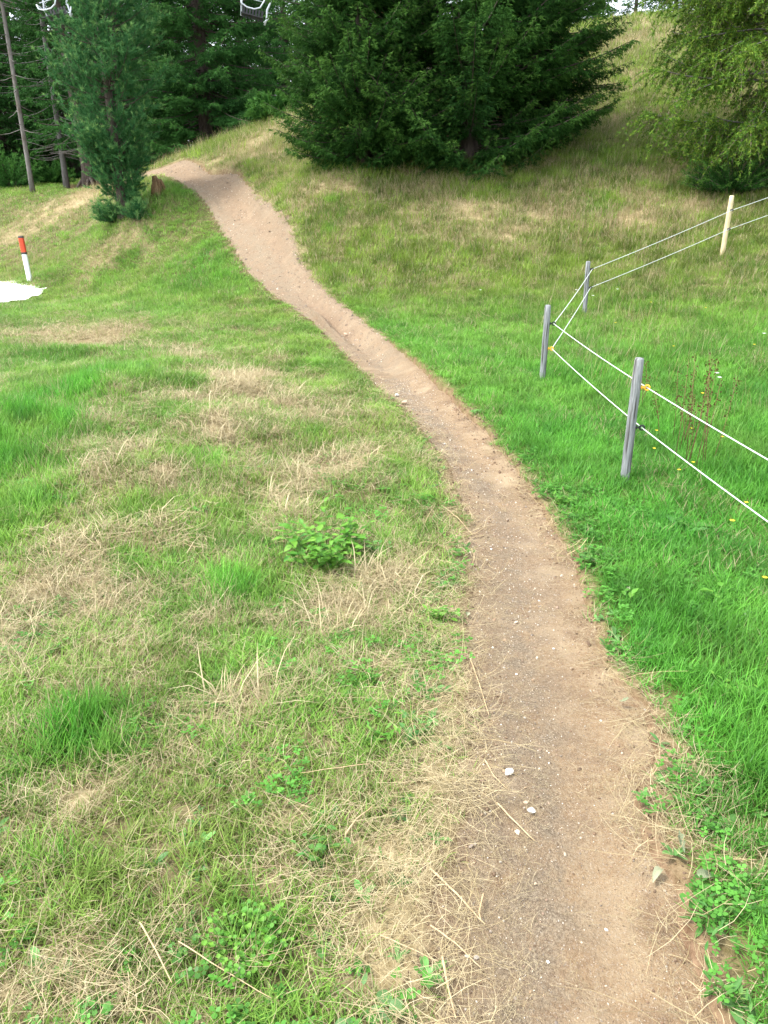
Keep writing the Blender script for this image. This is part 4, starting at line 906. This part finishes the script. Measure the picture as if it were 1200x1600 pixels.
def plant(name, px, py, label, cat, nst, hgt, rad, leafL, kind, m, seed, per=5, flat=False, group=None, z0=0):
    p = hit(px, py); r = random.Random(seed); e = empty(name, (p[0], p[1], float(G(p[0:1], p[1:2])[0]) + z0), label, cat, group)
    mm = {}
    for k, mesh in enumerate(LM[kind]):
        key = (kind, k, m.name)
        if key not in plant.cache: q = mesh.copy(); q.materials.clear(); q.materials.append(m); plant.cache[key] = q
        mm[k] = plant.cache[key]
    smb = MB()
    def leaf(pos, yaw, pit, L, roll=0):
        o = obj('leaf', mm[r.randrange(3)], None, e); o.location = pos; o.rotation_euler = (roll, -pit, yaw); o.scale = (L, L * r.uniform(.85, 1.15), L)
    for i in range(nst):
        a = r.uniform(0, 6.283); rr = rad * math.sqrt(r.random()); tip = Vector((math.cos(a) * rr, math.sin(a) * rr, hgt * r.uniform(.55, 1.1)))
        if flat:
            L = leafL * r.uniform(.7, 1.25); pos = Vector((math.cos(a) * rr * .5, math.sin(a) * rr * .5, .012 + .02 * r.random())); smb.tube([(0, 0, 0), pos], .0012, 4); leaf(pos, a + r.uniform(-.3, .3), r.uniform(.05, .5), L, r.uniform(-.3, .3)); continue
        b0 = Vector((tip.x * .45, tip.y * .45, -.01)); smb.tube([b0, b0.lerp(tip, .5) + Vector((0, 0, .01)), tip], [.0022, .0018, .001], 5)
        for k in range(per):
            u = .25 + .75 * k / max(1, per - 1); c = b0.lerp(tip, u); yaw = k * 2.6 + a + r.uniform(-.4, .4)
            leaf(c, yaw, r.uniform(-.15, .6) * (1 if u < .9 else 1.3), leafL * r.uniform(.7, 1.2) * (1 - .35 * (u > .95)), r.uniform(-.25, .25))
    smb.build('stem', M['stemg'], e)
    return e
plant.cache = {}
plant('nettle_plant', 512, 872, 'bright green leafy weed clump alone in the dry grass left of the path', 'plant', 36, .20, .24, .052, 'ovate', M['weed'], 1, per=8)
plant('nettle_plant', 585, 860, 'small leafy offshoot at the right side of the bright weed clump', 'plant', 7, .09, .08, .045, 'ovate', M['weed2'], 2, per=4)
plant('clover_plant', 385, 1478, 'bright green clover-like patch of small round leaves in the lower left grass', 'plant', 55, .085, .11, .015, 'round', M['weed'], 3, per=5)
plant('clover_plant', 300, 1470, 'thin sprawl of small round leaves left of the bright clover patch', 'plant', 10, .05, .06, .016, 'round', M['weed2'], 4, per=3)
plant('plantain_plant', 560, 1580, 'low plant with several smooth oval grey-green leaves at the bottom edge', 'plant', 7, .03, .09, .032, 'ovate', M['plantain'], 5, flat=True)
plant('plantain_plant', 600, 1590, 'pair of broad oval leaves right of the bottom edge plant', 'plant', 3, .03, .03, .030, 'round', M['plantain'], 6, flat=True)
plant('dandelion_plant', 1060, 838, 'rosette of long toothed leaves in the grass below the rope fence', 'plant', 14, .05, .10, .15, 'lobed', M['weed2'], 7, flat=True)
plant('dock_plant', 985, 945, 'two pale broad leaves standing in the lush grass right of the path', 'plant', 4, .08, .05, .06, 'ovate', M['weed'], 8, per=2)
plant('dock_plant', 1105, 945, 'light green broad leaves near the right edge in lush grass', 'plant', 5, .10, .05, .07, 'ovate', M['weed'], 9, per=2)
for i, (px, py, n_, L, lb) in enumerate([(880,790,16,.05,'leafy herb hanging over the right path edge below the second post'),(915,880,10,.045,'small herb at the right path edge where the path narrows'),
    (700,905,12,.035,'small low herb at the left path edge beside the grit'),(690,965,10,.04,'herb with a curled pale leaf at the left path edge'),(1110,1440,14,.035,'dense small herb in the lower right verge'),
    (655,1160,8,.035,'small herb left of the path above the white stone'),(610,1150,6,.05,'pair of lying blue-green leaves in the left grass'),(500,1330,8,.035,'small divided-leaf herb in the lower middle grass'),
    (1075,1260,10,.03,'low herb right of the bare dirt bulge'),(1140,1080,8,.04,'herb in the lush grass right of the dirt bulge'),(1130,1545,9,.04,'herb at the bottom right corner of the verge')]):
    plant('herb_plant', px, py, lb, 'plant', n_, .06, .07, L, 'ovate' if i % 2 else 'lance', M['weed2'] if i % 3 else M['weed'], 20 + i, per=3)
# wilted leaves lying at the path edge
for i, (px, py, L, lb) in enumerate([(1086,1378,.045,'crumpled pale wilted leaf lying at the right path edge'),(1068,1342,.05,'upright grey-green wilted leaf just above the crumpled one'),(1035,1358,.045,'thin curled wilted leaf on bare dirt right of the path'),
     (968,1094,.04,'pale curled leaf at the upper end of the dirt bulge'),(730,966,.035,'pale green leaf lying at the left path edge'),(690,748,.045,'whitish dead leaf in the grass left of the path'),(372,1522,.032,'straw coloured dead leaf in the lower left grass'),(975,933,.035,'pale withered leaf in the grass right of the path')]):
    p = hit(px, py); z = max(float(G(p[0:1], p[1:2])[0]), float(PZ(p[0:1], p[1:2])[0])) + .02; me = leaf_mesh(L, L * .5, 'lobed' if i % 2 else 'ovate', fold=.9, curl=.5 * (-1) ** i, seed=90 + i); me.materials.append(M['wilt'])
    o = obj('wilted_leaf', me, None); o.location = (p[0], p[1], z); o.rotation_euler = (.3, -.3, i * 1.9); tag(o, lb, 'leaf')
# stones
def stone(px, py, s, m, lb, seed, grp=None):
    import bmesh
    p = hit(px, py); bm = bmesh.new(); bmesh.ops.create_icosphere(bm, subdivisions=2, radius=.5); r = np.random.default_rng(seed); sc3 = np.array([1, r.uniform(.65, .85), r.uniform(.5, .65)])
    cut = [(unit(r.normal(size=3)), r.uniform(.30, .42)) for _ in range(9)]
    for v in bm.verts:
        c = np.array(v.co)
        for nn, dd in cut:
            e_ = c @ nn - dd
            if e_ > 0: c = c - nn * e_
        v.co = Vector(c * sc3 * s)
    me = bpy.data.meshes.new('stone'); bm.to_mesh(me); bm.free(); o = obj('stone', me, m); o.location = (p[0], p[1], max(float(PZ(p[0:1], p[1:2])[0]), float(G(p[0:1], p[1:2])[0])) + s * .24); o.rotation_euler = (r.uniform(-.2, .2), r.uniform(-.2, .2), r.uniform(0, 6)); return tag(o, lb, 'stone', grp)
for i, (px, py, s, m, lb) in enumerate([(795,1206,.034,'stone','largest white angular stone on the left half of the near path'),(832,1259,.028,'stone','white stone with a dark side below the largest one'),(822,1247,.020,'tan_stone','small tan stone touching the second white stone'),
   (950,1434,.011,'stone','tiny white pebble on the smooth dirt near the bottom'),(632,628,.07,'tan_stone','flat stone at the left edge where the path narrows'),(620,615,.05,'stone','smaller pale stone just above the flat one at the left edge'),
   (866,1004,.013,'stone','small white pebble in the middle of the path'),(770,1006,.012,'stone','white pebble near the left path edge'),(808,1042,.012,'stone','pale pebble left of the path middle above the bulge'),(838,1368,.013,'tan_stone','small light pebble in the straw on the near path'),
   (730,1490,.011,'stone','tiny white pebble among the straw at the bottom'),(768,853,.015,'stone','white pebble at the left path edge beside the grass'),(858,1486,.010,'stone','pale pebble in the grey grit at the bottom'),(540,520,.08,'tan_stone','flat tan stone on the path below the bend')]):
    stone(px, py, s, M[m], lb, 200 + i)
# dry stalks
def stalk(pts, r, lb, seed, lift=.012):
    mb = MB(); W_ = []
    for px, py in pts:
        p = hit(px, py); W_.append((p[0], p[1], max(float(PZ(p[0:1], p[1:2])[0]), float(G(p[0:1], p[1:2])[0])) + lift))
    o = Vector(W_[0]); L = [Vector(q) - o for q in W_]; pl = []
    for i in range(len(L) - 1):
        for k in range(4): pl.append(L[i].lerp(L[i+1], k / 4) + Vector((0, 0, .002 * math.sin(k + i))))
    pl.append(L[-1]); mb.tube(pl, [r * (1 - .5 * k / len(pl)) for k in range(len(pl))], 6, True, .15)
    q = mb.build('dry_stalk', M['stalk'], None, loc=o); return tag(q, lb, 'stalk')
for i, (pts, r, lb) in enumerate([([(672,1366),(712,1402),(758,1446)],.0032,'thickest pale dry stalk lying where straw meets the near path'),([(733,1028),(748,1070),(764,1118)],.0028,'dry stalk lying along the left path edge above the white stone'),
   ([(776,1256),(800,1278),(836,1306)],.0026,'dry stalk just below the white stones'),([(757,1192),(772,1218),(792,1234)],.0022,'curved dry stalk left of the white stones'),([(690,792),(715,812),(738,836)],.0032,'dry stalk lying on the left grass edge beside the grit'),
   ([(672,1455),(710,1480),(752,1514)],.0022,'thin dry stalk in the straw below the thickest one'),([(595,1470),(640,1492),(685,1512)],.0018,'thin pale stalk in the lower middle grass'),([(220,1450),(245,1495),(270,1545)],.0024,'pale bent stalk in the lower left grass'),
   ([(280,1480),(345,1522),(425,1570)],.0016,'long thin yellow stalk crossing the lower left grass'),([(540,1310),(556,1286),(582,1266)],.003,'frayed bundle-like dry stalk in the lower middle grass'),([(755,1400),(748,1430),(752,1442)],.0022,'short dry stalk crossing the thickest stalk end'),([(690,1500),(700,1550),(712,1598)],.003,'upright lying stalk at the bottom edge left of the path'),
   ([(1180,1352),(1130,1351),(1085,1350)],.0014,'thin straw stalk lying level in the right verge'),([(577,1200),(520,1207),(470,1212)],.0014,'thin level straw stalk in the middle of the left grass')]):
    stalk(pts, r, lb, i, .012 if i in (1,2,3,4) else .02)
# brown seed-stalk plants behind the first post, and flowers
def seed_plant(px, py, label, seed, n_=9, h=.75, sp=.16):
    p = hit(px, py); e = empty('sorrel_plant', (p[0], p[1], float(G(p[0:1], p[1:2])[0])), label, 'plant'); r = random.Random(seed); mb = MB(); sb = MB()
    for i in range(n_):
        a = r.uniform(0, 6.28); b0 = Vector((math.cos(a), math.sin(a), 0)) * sp * r.random(); t_ = b0 + Vector((r.uniform(-.08,.08), r.uniform(-.08,.08), h * r.uniform(.5, 1)))
        mb.tube([b0, b0.lerp(t_, .5) + Vector((.01,0,0)), t_], [.0025,.002,.001], 4)
        for k in range(26):
            c = b0.lerp(t_, r.uniform(.45, 1)) + Vector((r.uniform(-.02,.02), r.uniform(-.02,.02), 0)); s_ = r.uniform(.003, .007); sb.add([c + Vector((s_,0,0)), c + Vector((0,s_,0)), c + Vector((-s_,0,s_)), c + Vector((0,-s_,s_*2))], [(0,1,2),(0,2,3),(0,3,1),(1,3,2)])
    mb.build('stem', M['brownstem'], e); sb.build('seed_heads', M['brownstem'], e, smooth=False); return e
seed_plant(1078, 735, 'tallest brown seed-stalk weed right of the nearest fence post', 1, 10)
seed_plant(1062, 700, 'brown seed-stalk weed just behind the tallest one', 2, 7, .6)
seed_plant(1010, 640, 'thin brown weed stalks behind the top of the nearest post', 3, 4, .45)
def flower(px, py, m, label, seed, h=.16, s=.011, grp=None):
    p = hit(px, py); e = empty('meadow_flower', (p[0], p[1], float(G(p[0:1], p[1:2])[0])), label, 'flower', grp); r = random.Random(seed)
    mb = MB(); mb.tube([(0,0,0),(.005,0,h*.6),(0,.004,h)], .0012, 4); mb.build('stem', M['stemg'], e)
    mb = MB()
    for k in range(7):
        a = k * .9; d = Vector((math.cos(a), math.sin(a), .35)); sd = Vector((-math.sin(a), math.cos(a), 0)); c = Vector((0, .004, h)); mb.add([c, c + d*s*.7 - sd*s*.35, c + d*s*1.1, c + d*s*.7 + sd*s*.35], [(0,1,2,3)])
    mb.build('petals', m, e, smooth=False); return e
for i, (px, py) in enumerate([(1018,735),(1056,770),(1078,758),(1123,716),(1160,820),(1187,945),(1022,703),(1075,700),(1175,560),(1100,500),(1015,490),(1138,850),(1094,640),(1050,560),(960,520)]):
    flower(px, py, M['yellow'], ['yellow flower just right of the orange insulator','yellow flower right of the nearest post at mid height','yellow flower at the foot of the tall brown seed stalks','yellow flower between the two ropes right of the seed stalks','yellow flower under the lower rope near the right border','lowest yellow flower, at the right border below both ropes','yellow flower touching the nearest post below its black insulator','yellow flower among the tall brown seed stalks','yellow flower near the right border above both ropes','yellow flower in the paddock below the pale post','yellow flower right of the third post in the paddock','yellow flower under the rope left of the right border','yellow flower behind the brown seed stalks','yellow flower in the paddock straight above the seed stalks','yellow flower in the paddock just below the far ropes'][i], i, .13, .011 if i < 8 else .014, 'yellow flowers by the fence')
for i, (px, py) in enumerate([(899,470),(932,462),(963,470),(925,480),(1190,545),(1120,618),(750,470),(1116,610)]):
    flower(px, py, M['whitef'], ['white flower left of the third post','white flower right beside the third post','white flower a step right of the third post','white flower at the foot of the third post','white flower near the right border below the pale post','white flower behind the seed stalks','lone white flower on the slope between path and fence','white flower right of the brown seed stalks'][i], 40 + i, .15, .02, 'white flowers near the third post')
